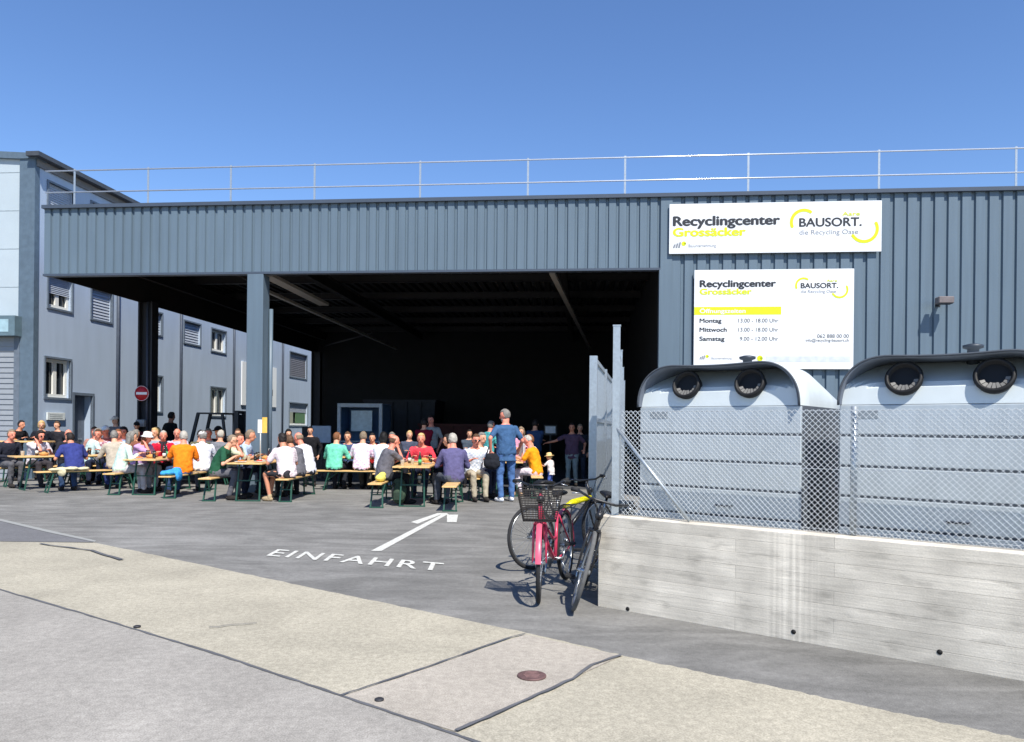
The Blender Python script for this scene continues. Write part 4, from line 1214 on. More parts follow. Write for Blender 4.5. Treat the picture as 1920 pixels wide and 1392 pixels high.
# --- table by the no-entry sign
person('woman with long grey hair in a pale mint cardigan, seen from behind', -8.46, 16.2, 52, shirt=(196,220,208), sleeve='long', legs=(176,172,176), hair='long', hc='grey', lean=18, skin='a')
person('woman in lilac with long auburn hair and a white sun hat', -8.46, 17.0, 108, shirt=(186,150,196), legs=(150,150,156), hair='long', hc='auburn', hat='sun', hatc=(232,232,226), lean=20, arms='eat', skin='c')
person('man with white hair and a red shirt facing the camera, dark scarf', -8.30, 17.85, 152, shirt=(196,30,56), legs=DK, hair='crop', hc='white', lean=12, skin='c', extra='scarf')
person('blond man just above the white sun hat', P(284,19.6), 19.9, 180, shirt=(150,160,170), legs=DK, hair='short', hc='blond', lean=8, far=True, k=1.04)
person('white-haired man in a bright orange T-shirt seen from behind', -6.98, 15.95, -22, shirt=(238,128,30), legs=JEANS, hair='short', hc='white', lean=12, belly=.04, skin='c', legturn=-25)
person('man in a white hooded jacket seen from behind, right of the orange shirt', -6.98, 16.9, -18, shirt=(218,218,226), sleeve='long', legs=(90,92,100), hair='short', hc='grey', hat='cap', hatc=(196,194,192), lean=12, hyaw=-30, collar=True, skin='c')
person('pink-headed person in a striped grey top, left of the orange shirt', P(334,18.97), 18.97, 165, shirt=(138,132,160), shirt2=((210,208,220),'stripe',16), legs=DK, hair='ring', hc='white', lean=8, skin='c', k=1.04, far=True)
person('person with white hair directly right of the grey cap', P(410,18.97), 18.97, 10, shirt=(120,122,130), legs=DK, hair='short', hc='white', lean=8, far=True)
person('person in black with a wide black cap in front of the forklift', P(412,20.3), 20.33, 200, shirt=(26,26,28), sleeve='long', legs=DK, hair='short', hc='black', hat='cap', hatc=(22,22,24), lean=4, k=1.1, far=True)
# --- table before the pale column
person('man in a dark green polo shirt leaning onto the table, grey trousers', -5.98, 15.2, 78, shirt=(38,82,60), legs=(92,92,98), hair='crop', hc='gb', lean=24, arms='table', skin='a', extra='shades', belly=.02, legturn=12, collar=True)
person('woman with a red face and pale yellow-green top, beside the green polo', -5.98, 15.85, 105, shirt=(190,196,168), legs=NAVY, hair='short', hc='brown', lean=20, arms='eat', skin='c')
person('man in a light blue shirt in profile right in front of the pale column', -5.95, 16.5, 84, shirt=(168,188,216), legs=NAVY, hair='short', hc='gb', lean=14, k=1.05, skin='b', collar=True)
person('dark-haired woman in a pale pink blouse and dark skirt, seen from behind', -4.47, 14.95, -48, shirt=(214,194,198), shirt2=((232,222,224),'stripe',9), legs=(48,48,52), bottom='skirt', hair='short', hc='dark', lean=16, skin='b', shoes=(170,150,120), legturn=-20, belly=.02)
person('brown-haired man in a dark grey shirt leaning left, beside the pink blouse', -4.45, 15.62, -58, shirt=(96,96,102), sleeve='long', legs=(40,40,44), hair='short', hc='brown', lean=22, k=.98, skin='b')
person('bald man in a white shirt at the end of the bench, right of grey shirt', -4.42, 16.3, -66, shirt=(222,222,230), sleeve='long', legs=DK, hair='ring', hc='gb', lean=20, k=1.04, skin='c')
person('woman with black hair behind, between column and dark grey shirt', P(540,17.7), 17.7, 150, 'stand', (44,42,46), 'long', DK, hair='bob', hc='black', lean=5, arms='down', k=.80, far=True, group='guests standing about')
# --- crosswise bench
person('person in a sea-green shirt seen from behind on the crosswise bench', P(627,17.8), 17.8, 8, shirt=(112,202,170), legs=(40,42,50), hair='short', hc='auburn', lean=14, hyaw=25, sleeve='long')
person('man in a pale pink shirt seen from behind on the crosswise bench', P(678,17.8), 17.8, 4, shirt=(230,190,212), shirt2=((244,232,240),'check',22), legs=(70,66,60), hair='short', hc='gb', lean=12, belly=.02, k=1.02)
person('woman with black hair in a white shirt, third on the crosswise bench', P(718,17.85), 17.8, 0, shirt=(214,222,226), legs=(46,70,100), hair='bob', hc='black', lean=12)
person('person with a red top facing the camera across the crosswise table', P(700,19.2), 19.2, 180, shirt=(150,30,30), legs=DK, hair='short', hc='dark', lean=10, far=True, k=.96)
# --- table at the arrow
person('balding man in a grey T-shirt on the left bench of the arrow table', -2.50, 14.55, 62, shirt=(100,98,104), legs=(36,38,42), hair='ring', hc='brown', lean=18, skin='c', belly=.03, arms='chin', shoes=(38,38,40))
person('woman in a coral red top facing the camera at the arrow table', -2.02, 16.85, 178, shirt=(222,66,78), legs=NAVY, hair='short', hc='blond', lean=16, skin='c', arms='table', k=1.02)
person('blond person just behind the bald man in grey', P(764,17.0), 17.3, 160, 'stand', (70,76,92), 'long', DK, hair='short', hc='blond', lean=4, arms='cross', k=.80, far=True, group='guests standing about')
person('white-haired man in a violet-grey shirt seen from behind, right bench', -1.10, 14.35, -14, shirt=(92,88,124), sleeve='long', legs=(76,80,90), hair='short', hc='white', lean=14, belly=.03, k=1.03, skin='c', legturn=-20)
person('person in dark red half hidden by the violet-grey shirt', -1.12, 15.15, -70, shirt=(110,52,58), sleeve='long', legs=DK, hair='short', hc='dark', lean=14, far=True)
person('man in dark red polo standing at the edge of the hall shade', P(795,19.9), 19.9, 5, 'stand', (116,22,44), 'short', (74,80,84), hair='short', hc='dark', lean=2, arms='cross', k=.975, group='guests standing about')
person('man in a grey shirt with pink face, behind the dark red polo', P(809,20.8), 20.8, 200, 'stand', (150,152,150), 'short', DK, hair='short', hc='dark', lean=2, arms='down', k=1.03, skin='c', group='guests standing about')
person('brown-haired man in a pale blue shirt facing the camera, left of standing man', -.80, 15.75, 160, shirt=(190,202,218), shirt2=((228,232,238),'check',24), legs=BEIGET, hair='short', hc='brown', lean=12, extra='shades', skin='c')
person('grey-haired man in a white shirt behind the pale blue shirt', -.76, 16.45, 130, shirt=(220,222,226), legs=(40,44,60), hair='short', hc='grey', lean=10, k=1.03)
person('grey-haired person in a teal shirt standing behind the table', P(915,18.9), 18.9, 50, 'stand', (78,160,162), 'short', DK, hair='short', hc='grey', lean=8, arms=[(-.12,.30,1.0),(.12,.32,1.0)], k=.95, skin='c', group='guests standing about')
person('tall grey-bearded man standing in blue T-shirt and jeans, seen from behind', P(950,15.4), 15.4, -28, 'stand', (62,92,128), 'short', (76,108,156), hair='short', hc='grey', lean=5, arms=[(-.36,.02,1.02),(.42,.22,1.05)], k=1.065, skin='c', hyaw=-45, hpitch=14, shoes=(224,226,230), stance=.14, belly=.03, extra='beard', group='guests standing about')
person('man in a mustard shirt and white trousers reading a paper', .55, 16.65, -72, shirt=(232,152,28), legs=(206,196,206), hair='crop', hc='white', lean=16, arms=[(-.10,.30,.98),(.14,.30,.98)], skin='c', hpitch=22, shoes=(190,160,130))
person('person in white behind the man in the mustard shirt', .54, 17.45, -80, shirt=(218,214,220), legs=(70,70,76), hair='short', hc='auburn', lean=10, far=True, k=.98)
person('man in a dark blue shirt standing in the shade of the hall', P(1003,20.3), 20.3, 20, 'stand', (48,70,104), 'long', (30,38,54), hair='short', hc='dark', lean=2, arms='cross', k=.98, group='guests standing about')
person('small child in a straw hat, white top and blue trousers', P(1034,18.2), 18.2, -60, 'stand', (222,214,212), 'short', (70,92,160), hair='short', hc='blond', hat='straw', lean=10, arms=[(-.10,.26,.62),(.10,.27,.64)], k=.50, hs=1.42, group='guests standing about', stance=.06)
person('man in a purple checked shirt with his arm stretched out, in the shade', P(1073,19.7), 19.7, -165, 'stand', (84,66,84), 'short', (120,136,138), hair='short', hc='dark', lean=3, arms=[(-.35,.10,.95),(.66,.22,1.12)], k=.93, skin='b', group='guests standing about')
person('person with pale face behind the purple checked shirt', P(1088,20.8), 20.8, 190, 'stand', (50,52,58), 'long', (60,66,80), hair='short', hc='gb', lean=2, arms='down', k=.92, far=True, group='guests standing about')
person('man in black standing with his back turned, in front of the grey building', P(318,22.2), 22.2, 30, 'stand', (20,21,24), 'long', DK, hair='short', hc='black', lean=4, arms='down', k=1.06, skin='d', group='guests standing about')
# --- further guests filling the rows
person('dark-jacketed person at the far left edge bench, left of the woman in white', -11.95, 17.75, 118, shirt=(44,46,56), sleeve='long', legs=GREYT, hair='short', hc='gb', lean=16, arms='lap', far=True, skin='c')
person('pink-faced man between the bald man in black and the mint shirt', P(181,20.3), 20.3, 175, shirt=(160,120,110), legs=DK, hair='short', hc='brown', lean=8, far=True, skin='c', k=1.05)
person('person in a rust brown top seen just left of the long grey hair', P(246,19.0), 19.02, 20, shirt=(126,80,66), sleeve='long', legs=DK, hair='short', hc='grey', lean=10, far=True)
person('person in navy with fair hair, right of the dark column foot', P(300,20.4), 20.33, 190, shirt=(56,62,90), legs=DK, hair='bob', hc='blond', lean=6, far=True, k=1.04, skin='c')
person('dark-haired person in olive seen over the orange shoulder', P(374,18.97), 18.97, -8, shirt=(96,96,74), legs=DK, hair='short', hc='dark', lean=10, far=True)
person('person in a cream top behind the white hooded jacket', P(392,20.3), 20.33, 175, shirt=(206,200,180), legs=DK, hair='short', hc='gb', lean=6, far=True, skin='c', k=1.03)
person('man in charcoal behind the red-faced woman by the column', P(446,18.4), 18.4, 160, 'stand', (58,58,62), 'short', DK, hair='short', hc='brown', lean=6, arms='cross', k=.80, far=True, group='guests standing about')
person('person in black with dark hair above the bald man in white', P(582,18.8), 18.8, 170, 'stand', (30,30,34), 'long', DK, hair='short', hc='black', lean=3, arms='down', k=.84, far=True, group='guests standing about')
person('person in steel blue facing the camera between sea-green and pink shirts', P(654,19.2), 19.2, 178, shirt=(66,84,120), legs=DK, hair='short', hc='brown', lean=12, far=True)
person('grey-haired person in dark clothes at the right end of the crosswise table', P(738,19.2), 19.2, 185, shirt=(48,50,56), legs=DK, hair='short', hc='grey', lean=12, far=True, skin='c')
person('woman in pale pink behind the right shoulder of the tall man in blue', P(978,18.3), 18.3, 190, 'stand', (226,160,186), 'short', DK, hair='bob', hc='gb', lean=6, arms='cross', k=.86, far=True, group='guests standing about')
person('person in slate sitting low behind the white shirt near the standing man', P(880,19.0), 19.0, 170, 'stand', (70,80,92), 'long', DK, hair='short', hc='dark', lean=6, arms='cross', k=.82, far=True, group='guests standing about')
flush()
# ================================================================ BICYCLES
TYRE = M('tyre', (40,40,42), rough=.85, var=.15, scale=20); TYREG = M('tyre_grey', (92,92,92), rough=.9, var=.15, scale=20)
CHR = M('chrome', (176,180,184), rough=.28, metal=.9, var=.05); BLK = M('bike_black', (30,31,35), rough=.35, var=.1, clear=.3)
def rot_about(mb, p, ax, ang):
    R_ = Matrix.Translation(p) @ Matrix.Rotation(ang, 4, ax) @ Matrix.Translation(-p)
    for v in mb.v: v[:] = (R_ @ v)[:]
def bicycle(label, front, rear, lean, steer, fcol, style='city', tyre=None, basket=False, topcol=None, guard=None):
    f, r = Vector(front), Vector(rear); d = f-r; m = (f+r)/2
    t = thing('bicycle', label, 'bicycle', (m.x, m.y, .004), math.atan2(d.y, d.x), 'parked bicycles')
    t.rotation_mode = 'ZYX' if False else 'XYZ'
    t.rotation_euler = (lean, 0, math.atan2(d.y, d.x))
    FR = M('bike_%d_%d_%d' % fcol, fcol, rough=.3, var=.04, clear=.4); tyre = tyre or TYRE
    R0 = .34; rh = Vector((-.53,0,R0)); fh = Vector((.53,0,R0)); ht, hb = Vector((.37,0,.90 if style == 'city' else .86)), Vector((.42,0,.70))
    sa = (ht-hb).normalized()
    def st(mb): rot_about(mb, Vector(hb), sa, steer); return mb
    def wheel(nm, c, turn):
        g = (lambda b: st(b)) if turn else (lambda b: b)
        mb = MB(); P_ = [c+Vector((math.cos(q), 0, math.sin(q)))*(R0-.018) for q in [2*math.pi*i/40 for i in range(40)]]
        mb.tube(P_, .019, 8, closed=True); w = obj(nm, g(mb), tyre, t)
        mb = MB(); mb.tube([c+Vector((math.cos(q), 0, math.sin(q)))*(R0-.042) for q in [2*math.pi*i/40 for i in range(40)]], .011, 6, closed=True)
        obj('rim', g(mb), CHR, w)
        mb = MB()
        for i in range(28):
            q = 2*math.pi*i/28; q2 = q+(.5 if i % 2 else -.5)
            mb.tube([c+Vector((math.cos(q2)*.02, (.03 if i % 4 < 2 else -.03), math.sin(q2)*.02)), c+Vector((math.cos(q),0,math.sin(q)))*(R0-.045)], .0013, 3, smooth=False)
        obj('spokes', g(mb), CHR, w)
        mb = MB().tube([c+Vector((0,-.055,0)), c+Vector((0,.055,0))], .02, 10); obj('hub', g(mb), CHR, w)
    wheel('rear_wheel', rh, False); wheel('front_wheel', fh, True)
    bb = Vector((-.09,0,.28)); sc = Vector((-.24,0,.74 if style == 'mtb' else .70)); mb = MB()
    mb.tube([bb, sc], .016, 10)
    if style == 'city':
        mb.tube([hb+sa*.02, Vector((.22,0,.47)), Vector((.04,0,.33)), bb], .021, 10)
        mb.tube([hb+sa*.12, Vector((.20,0,.60)), Vector((-.02,0,.48)), bb+(sc-bb)*.45], .013, 10)
    else:
        mb.tube([hb+sa*.01, bb], .024, 10)
        if not topcol: mb.tube([ht-sa*.03, sc], .018, 10)
    mb.tube([hb-sa*.02, ht+sa*.02], .021, 10)
    for s in (-1,1):
        mb.tube([bb+Vector((0,s*.03,0)), Vector((-.30,s*.055,.31)), rh+Vector((0,s*.06,0))], .010, 8)
        mb.tube([sc+Vector((0,s*.02,-.03)), rh+Vector((0,s*.06,.0))], .008, 8)
    fr = obj('frame', mb, FR, t)
    if topcol:
        mb = MB(); mb.tube([ht-sa*.15, (ht+sc)/2+Vector((.05,0,-.125)), (ht+sc*2)/3+Vector((.02,0,-.16))], [.030,.036,.028], 10); obj('top_tube', mb, M('bike_yellow', topcol, rough=.4, var=.03), t)
    fk = MB()
    for s in (-1,1): fk.tube([hb+Vector((0,s*.045,-.03)), hb+Vector((.03,s*.055,-.12)), fh+Vector((0,s*.058,0))], [.014,.013,.009], 8)
    fk.tube([hb+Vector((0,-.05,-.03)), hb+Vector((0,.05,-.03))], .018, 8); fk.tube([hb+Vector((0,0,-.03)), hb], .02, 8)
    obj('fork', st(fk), FR if style == 'city' else BLK, t)
    hbv = ht+sa*(.08 if style == 'city' else .04); w_ = .24 if style == 'city' else .27
    bk = -.20 if style == 'city' else -.05
    H = MB(); H.tube([ht, hbv], .013, 8)
    H.tube([hbv+Vector((bk,-w_,.04)), hbv+Vector((bk*.5,-w_+.04,.05)), hbv+Vector((.03,-.11,.02)), hbv+Vector((.03,.11,.02)), hbv+Vector((bk*.5,w_-.04,.05)), hbv+Vector((bk,w_,.04))], .0115, 8)
    ho = obj('handlebar', st(H), BLK, t)
    for s in (-1,1):
        g_ = MB().tube([hbv+Vector((bk*.55,s*(w_-.05),.05)), hbv+Vector((bk*1.08,s*(w_+.012),.04))], .018, 10); obj('grip', st(g_), TYRE, ho)
        g_ = MB().tube([hbv+Vector((bk*.3,s*(w_-.09),.04)), hbv+Vector((bk*.5+.05,s*(w_+.0),.015))], .005, 6); obj('brake_lever', st(g_), CHR, ho)
    for s in (-1,1):
        cb_ = MB().tube([hbv+Vector((bk*.4,s*(w_-.08),.04)), hbv+Vector((.12,s*.07,.03)), hbv+Vector((.10,s*.02,-.10)), hb+Vector((.05,s*.02,.02))], .0035, 5); obj('brake_cable', st(cb_), TYRE, t)
    lp = MB().lathe([(.018,0),(.035,.02),(.035,.045),(.0,.05)], c=hbv+Vector((.03,0,-.10)), n=14, axis=(1,0,0)); obj('headlight', st(lp), BLK, t)
    mb = MB(); mb.tube([sc, sc+(sc-bb).normalized()*.16], .013, 8); obj('seat_post', mb, CHR, t)
    s0 = sc+(sc-bb).normalized()*.17
    mb = MB(); mb.loft([(s0+Vector((-.13,0,.01)), Vector((0,.06,0)), Vector((0,0,.018))), (s0+Vector((-.08,0,.015)), Vector((0,.085,0)), Vector((0,0,.03))), (s0+Vector((.0,0,.012)), Vector((0,.055,0)), Vector((0,0,.028))), (s0+Vector((.08,0,.01)), Vector((0,.025,0)), Vector((0,0,.022))), (s0+Vector((.145,0,.004)), Vector((0,.015,0)), Vector((0,0,.012)))], 14)
    obj('saddle', mb, M('saddle_black', (26,25,26), rough=.5), t)
    mb = MB(); mb.lathe([(.088,-.004),(.088,.004)], c=bb+Vector((0,-.055,0)), n=24, axis=(0,1,0))
    mb.tube([bb+Vector((0,-.075,0)), bb+Vector((.12,-.075,-.12))], .010, 6); mb.tube([bb+Vector((0,.075,0)), bb+Vector((-.12,.075,.12))], .010, 6); mb.tube([bb+Vector((0,-.08,0)), bb+Vector((0,.08,0))], .016, 8)
    cr = obj('crank', mb, CHR, t)
    for s, q in ((-1,(.12,-.12)), (1,(-.12,.12))):
        c = bb+Vector((q[0], s*.125, q[1])); obj('pedal', MB().cbox(c.x-.045,c.x+.045,c.y-.045,c.y+.045,c.z-.012,c.z+.012,.004), TYRE, cr)
    mb = MB(); mb.tube([bb+Vector((0,-.06,.085)), rh+Vector((0,-.06,.03))], .005, 4); mb.tube([bb+Vector((0,-.06,-.085)), rh+Vector((0,-.06,-.03))], .005, 4); obj('chain', mb, M('chain', (60,58,56), rough=.5, metal=.5), t)
    if style == 'city':
        def mud(c, a0, a1):
            mb = MB(); n = 16; R1 = R0+.022; vs = []; fs = []
            for i in range(n+1):
                q = rad(a0+(a1-a0)*i/n)
                for yy, dr in ((-.024,-.008),(0,.004),(.024,-.008)): vs.append(c+Vector((math.cos(q)*(R1+dr), yy, math.sin(q)*(R1+dr))))
            for i in range(n):
                for k in range(2): fs.append((i*3+k, i*3+k+1, i*3+k+4, i*3+k+3))
            mb.add(vs, fs, 0, True); return mb
        GD = M('guard_%d_%d_%d' % (guard or fcol), guard or fcol, rough=.35)
        obj('mudguard', st(mud(fh, 8, 150)), GD, t); obj('mudguard', mud(rh, 62, 190), GD, t)
        mb = MB()
        for s in (-1,1): mb.tube([sc+Vector((.0,s*.05,-.02)), Vector((-.40,s*.06,.72)), Vector((-.80,s*.06,.72))], .006, 6); mb.tube([Vector((-.62,s*.06,.72)), rh+Vector((0,s*.065,0))], .005, 6)
        for x in (-.40,-.55,-.70,-.80): mb.tube([Vector((x,-.06,.72)), Vector((x,.06,.72))], .005, 6)
        obj('rack', mb, BLK, t)
        mb = MB(); mb.tube([bb+Vector((-.02,.05,-.02)), bb+Vector((-.12,.14,-.262))], .008, 6); obj('kickstand', mb, CHR, t)
    if basket:
        c = hbv+Vector((.17,0,-.27)); B = MB(); bw0, bw1, bl0, bl1, bh = .14, .195, .10, .15, .27
        def rr(z): q = z/bh; return bl0+(bl1-bl0)*q, bw0+(bw1-bw0)*q
        n = 14
        for zi in range(0, 15):
            z = bh*zi/14; a_, b_ = rr(z)
            B.tube([c+Vector((-a_,-b_,z)), c+Vector((a_,-b_,z)), c+Vector((a_,b_,z)), c+Vector((-a_,b_,z))], .0035 if zi < 14 else .007, 4, closed=True, smooth=False)
        for q in [i/13 for i in range(14)]:
            for sg in (-1,1):
                a0, b0 = rr(0); a1, b1 = rr(bh)
                B.tube([c+Vector((sg*a0, -b0+2*b0*q, 0)), c+Vector((sg*a1, -b1+2*b1*q, bh))], .003, 4, smooth=False)
                B.tube([c+Vector((-a0+2*a0*q, sg*b0, 0)), c+Vector((-a1+2*a1*q, sg*b1, bh))], .003, 4, smooth=False)
            B.tube([c+Vector((-a0+2*a0*q,-b0,0)), c+Vector((-a0+2*a0*q,b0,0))], .003, 4, smooth=False)
            B.tube([c+Vector((-a0,-b0+2*b0*q,0)), c+Vector((a0,-b0+2*b0*q,0))], .003, 4, smooth=False)
        obj('basket', st(B), M('basket_black', (44,40,38), rough=.5), t)
    return t
fp = G(1013,1131); bicycle('pink step-through bicycle with a black wire basket on the handlebar', fp, fp+Vector((.30,1.02,0)), rad(3), rad(13), (190,58,88), 'city', basket=True, guard=(196,86,110))
fp = G(1075,1146); bicycle('black bicycle leaning against the end of the concrete wall, front wheel toward the road', fp, fp+Vector((.20,1.05,0)), rad(-14), rad(6), (30,31,36), 'mtb', tyre=TYREG)
rp = Vector((.24, 7.98, 0)); bicycle('dark bicycle with a bright yellow top tube, behind the pink one', rp+Vector((.80,.70,0)), rp, rad(-5), rad(10), (34,35,40), 'mtb', topcol=(236,226,12))

# ================================================================ NO-ENTRY SIGN, NOTICES
yc = HW(UL+.25, v0-.2).y
p = AT(266, 738, yc)
t = thing('no_entry_sign', 'round red no-entry sign with a white bar on the dark left column', 'road sign', p, -YAW)
obj('disc', MB().lathe([(.0,.0),(.215,.0),(.215,.014),(.0,.014)], n=36, axis=(0,-1,0)), M('sign_red', (176,26,38), rough=.4), t)
obj('white_bar', MB().box(-.16,.16,-.018,-.0145,-.035,.035), M('sign_white', (222,224,226)), t)
obj('white_rim', MB().tube([(math.cos(q)*.207,-.016,math.sin(q)*.207) for q in [2*math.pi*i/36 for i in range(36)]], .006, 5, closed=True), M('sign_white', (222,224,226)), t)
obj('bracket', MB().box(-.02,.20,.002,.04,-.02,.02), M('black_metal', (38,40,44)), t)
p = AT(266, 794, yc)
t = thing('grey_box', 'small grey electrical box on the dark column under the no-entry sign', 'electrical box', p, -YAW)
obj('box_body', MB().cbox(-.13,.13,-.10,0,-.10,.10,.01), M('box_grey', (132,134,136), rough=.5), t); obj('lid_screw', MB().lathe([(.012,0),(.012,.006)], c=(.09,-.10,.07), n=8, axis=(0,-1,0)), BLK, t)
p = AT(488, 850, 16.2); p.z = .77
t = thing('table_flag', 'white notice and yellow notice on a thin pole in front of the pale column', 'notice', (p.x, 16.2, .77), 0)
z1 = AT(488, 812, 16.2).z-.77; z2 = AT(488, 787, 16.2).z-.77
obj('pole', MB().tube([(0,0,.008),(0,0,z2)], .010, 8).lathe([(.07,0),(.07,.012),(.02,.016)], n=14), M('white_plastic', (222,222,216), rough=.4), t)
obj('white_panel', MB().box(-.055,.035,-.014,-.010,z1,z2), M('paper_white', (226,226,218)), t)
obj('yellow_panel', MB().box(.038,.145,-.012,-.008,z1,z2+.05), M('paper_yellow', (226,182,84)), t)
p = AT(1032, 806, 24)
t = thing('notice_stand', 'white sheet on a dark stand inside the hall right of the dark blue shirt', 'notice', (p.x, 24, .004), 0)
obj('sheet', MB().cbox(-.16,.16,-.03,-.018,1.36,1.58,.002), M('paper_shade', (226,228,232)), t)
obj('stand', MB().box(-.2,.2,-.018,.0,1.3,1.62).bar((0,0,0),(0,0,1.3),.05).box(-.2,.2,-.15,.15,0,.03), BLK, t)

# ================================================================ FORKLIFT, KIOSK, SCREEN
fl = thing('forklift', 'dark forklift with an open overhead guard parked before the grey building', 'forklift', (P(409,22.6), 22.6, .002), rad(-92))
DG = M('lift_dark', (44,46,50), rough=.5, var=.15); LG = M('lift_body', (70,66,60), rough=.5, var=.15)
mb = MB()      # local x across, y forward
for sx in (-.45,.45):
    mb.bar((sx,-.62,.95),(sx*.92,-.42,1.86),.08); mb.bar((sx,.45,.8),(sx*.92,.30,1.86),.07); mb.bar((sx*.92,-.45,1.86),(sx*.92,.33,1.86),.05)
for y in [-.45+.13*i for i in range(7)]: mb.bar((-.42,y,1.87),(.42,y,1.87),.03)
obj('overhead_guard', mb, DG, fl)
obj('body', MB().cbox(-.5,.5,-.95,.55,.30,.85,.06), LG, fl)
obj('counterweight', MB().cbox(-.5,.5,-1.15,-.955,.30,1.0,.08), DG, fl)
obj('seat', MB().cbox(-.22,.22,-.45,-.02,.855,.98,.04).cbox(-.2,.2,-.55,-.43,.99,1.35,.04), M('saddle_black', (26,25,26)), fl)
mb = MB()
for sx in (-.28,.28): mb.box(sx-.05,sx+.05,.62,.74,.08,1.95)
mb.box(-.28,.28,.64,.70,1.2,1.28); mb.box(-.28,.28,.64,.70,1.86,1.95); mb.box(-.4,.4,.75,.79,.12,.62); mb.box(-.22,.22,.66,.69,.2,1.84)
obj('mast', mb, DG, fl)
for sx in (-.22,.22): obj('fork', MB().box(sx-.05,sx+.05,.795,1.75,.08,.12).box(sx-.05,sx+.05,.795,.83,.121,.62), DG, fl)
obj('steering_wheel', MB().tube([(math.cos(q)*.15,.25+math.sin(q)*.12,1.12+math.sin(q)*.08) for q in [2*math.pi*i/20 for i in range(20)]], .012, 6, closed=True).bar((0,.25,1.12),(0,.45,.86),.03), DG, fl)
for sx in (-1,1):
    for y, r in ((.35,.28),(-.75,.22)): obj('wheel', MB().lathe([(r*.55,-.08),(r,-.07),(r,.07),(r*.55,.08)], c=(sx*.46,y,r), n=22, axis=(1,0,0)), TYRE, fl)
Yk = 27.0
xk0, xk1 = AT(632,780,Yk).x, AT(718,780,Yk).x; zt = AT(675,757,Yk).z; wk = xk1-xk0
k_ = thing('drinks_kiosk', 'pale-framed booth with an open front deep inside the hall', 'booth', ((xk0+xk1)/2, Yk, .004), -YAW)
KF = M('kiosk_pale', (196,204,216), rough=.5); KB = M('kiosk_blue', (96,128,168), rough=.6); KS = M('kiosk_board', (214,228,236), rough=.5)
h = wk/2
mb = MB(); mb.cbox(-h,-h+.12,-.05,.05,0,zt,.008); mb.cbox(h-.12,h,-.05,.05,0,zt,.008); mb.cbox(-h+.121,h-.121,-.05,.05,zt-.14,zt,.008); obj('front_frame', mb, KF, k_)
mb = MB(); mb.box(-h+.02,-h+.06,.051,1.2,0,zt-.05); mb.box(h-.06,h-.02,.051,1.2,0,zt-.05); mb.box(-h+.02,h-.02,1.201,1.24,0,zt-.05); mb.box(-h,h,.051,1.24,zt-.049,zt-.01); obj('shell', mb, KB, k_)
obj('menu_board', MB().cbox(-.42,.36,.30,.33,1.35,zt-.25,.004), KS, k_)
obj('counter', MB().cbox(-h+.125,h-.125,-.04,.5,.95,1.0,.006), KF, k_); obj('counter_front', MB().box(-h+.125,h-.125,.0,.03,.0,.948), M('kiosk_navy', (52,60,96)), k_)
p = AT(603, 815, 21.5)
t = thing('display_screen', 'grey flat screen on a dark stand right of the bald man in white', 'screen', (p.x, 21.5, .004), 0)
w2 = .27; zt2 = AT(603,799,21.5).z; zb2 = AT(603,831,21.5).z
obj('screen_back', MB().cbox(-w2,w2,-.03,.03,zb2,zt2,.012), M('screen_grey', (150,162,176), rough=.4), t)
obj('stand', MB().bar((0,.05,.02),(0,.05,zb2+.2),.06).box(-.3,.3,-.2,.25,0,.03), BLK, t)
t = thing('speaker_box', 'black cabinet left of the grey flat screen', 'cabinet', (P(581,21.8), 21.8, .004), 0)
zt3 = AT(581,801,21.8).z
obj('cabinet_body', MB().cbox(-.18,.18,-.2,.2,.75,zt3,.02), M('cab_black', (26,27,30)), t); obj('stand', MB().bar((0,0,0),(0,0,.75),.05).box(-.25,.25,-.25,.25,0,.03), BLK, t)

# skips deep in the hall
SKR = M('skip_red', (78,24,26), rough=.6, var=.25, scale=6); SKB = M('skip_blue', (30,36,50), rough=.6, var=.25, scale=6)
def skip(label, X, Y, w, h, d, mat):
    t = thing('waste_skip', label, 'skip', (X, Y, .004), -YAW, 'waste skips in the hall')
    mb = MB(); v = [(-w/2+.15,-d/2,.18),(w/2-.15,-d/2,.18),(w/2-.15,d/2,.18),(-w/2+.15,d/2,.18),(-w/2,-d/2-.1,h),(w/2,-d/2-.1,h),(w/2,d/2+.1,h),(-w/2,d/2+.1,h)]
    mb.add(v, [(0,3,2,1),(0,1,5,4),(1,2,6,5),(2,3,7,6),(3,0,4,7)]); obj('tub', mb, mat, t)
    mb = MB(); mb.bar((-w/2,-d/2-.1,h),(w/2,-d/2-.1,h),.09); mb.bar((-w/2,d/2+.1,h),(w/2,d/2+.1,h),.09); mb.bar((-w/2,-d/2-.1,h),(-w/2,d/2+.1,h),.09); mb.bar((w/2,-d/2-.1,h),(w/2,d/2+.1,h),.09); obj('rim', mb, mat, t)
    mb = MB()
    n = int(w/.6)
    for i in range(1, n): x = -w/2+w*i/n; mb.bar((x*.93,-d/2-.02,.2),(x,-d/2-.14,h-.05),.07)
    obj('ribs', mb, mat, t)
skip('long red waste skip in the dark at the back of the hall', AT(872,800,31).x, 31, 3.4, 1.62, 2.0, SKR)
skip('blue waste skip in the dark left of the red one', AT(760,800,32).x, 32, 3.0, 2.6, 2.0, SKB)
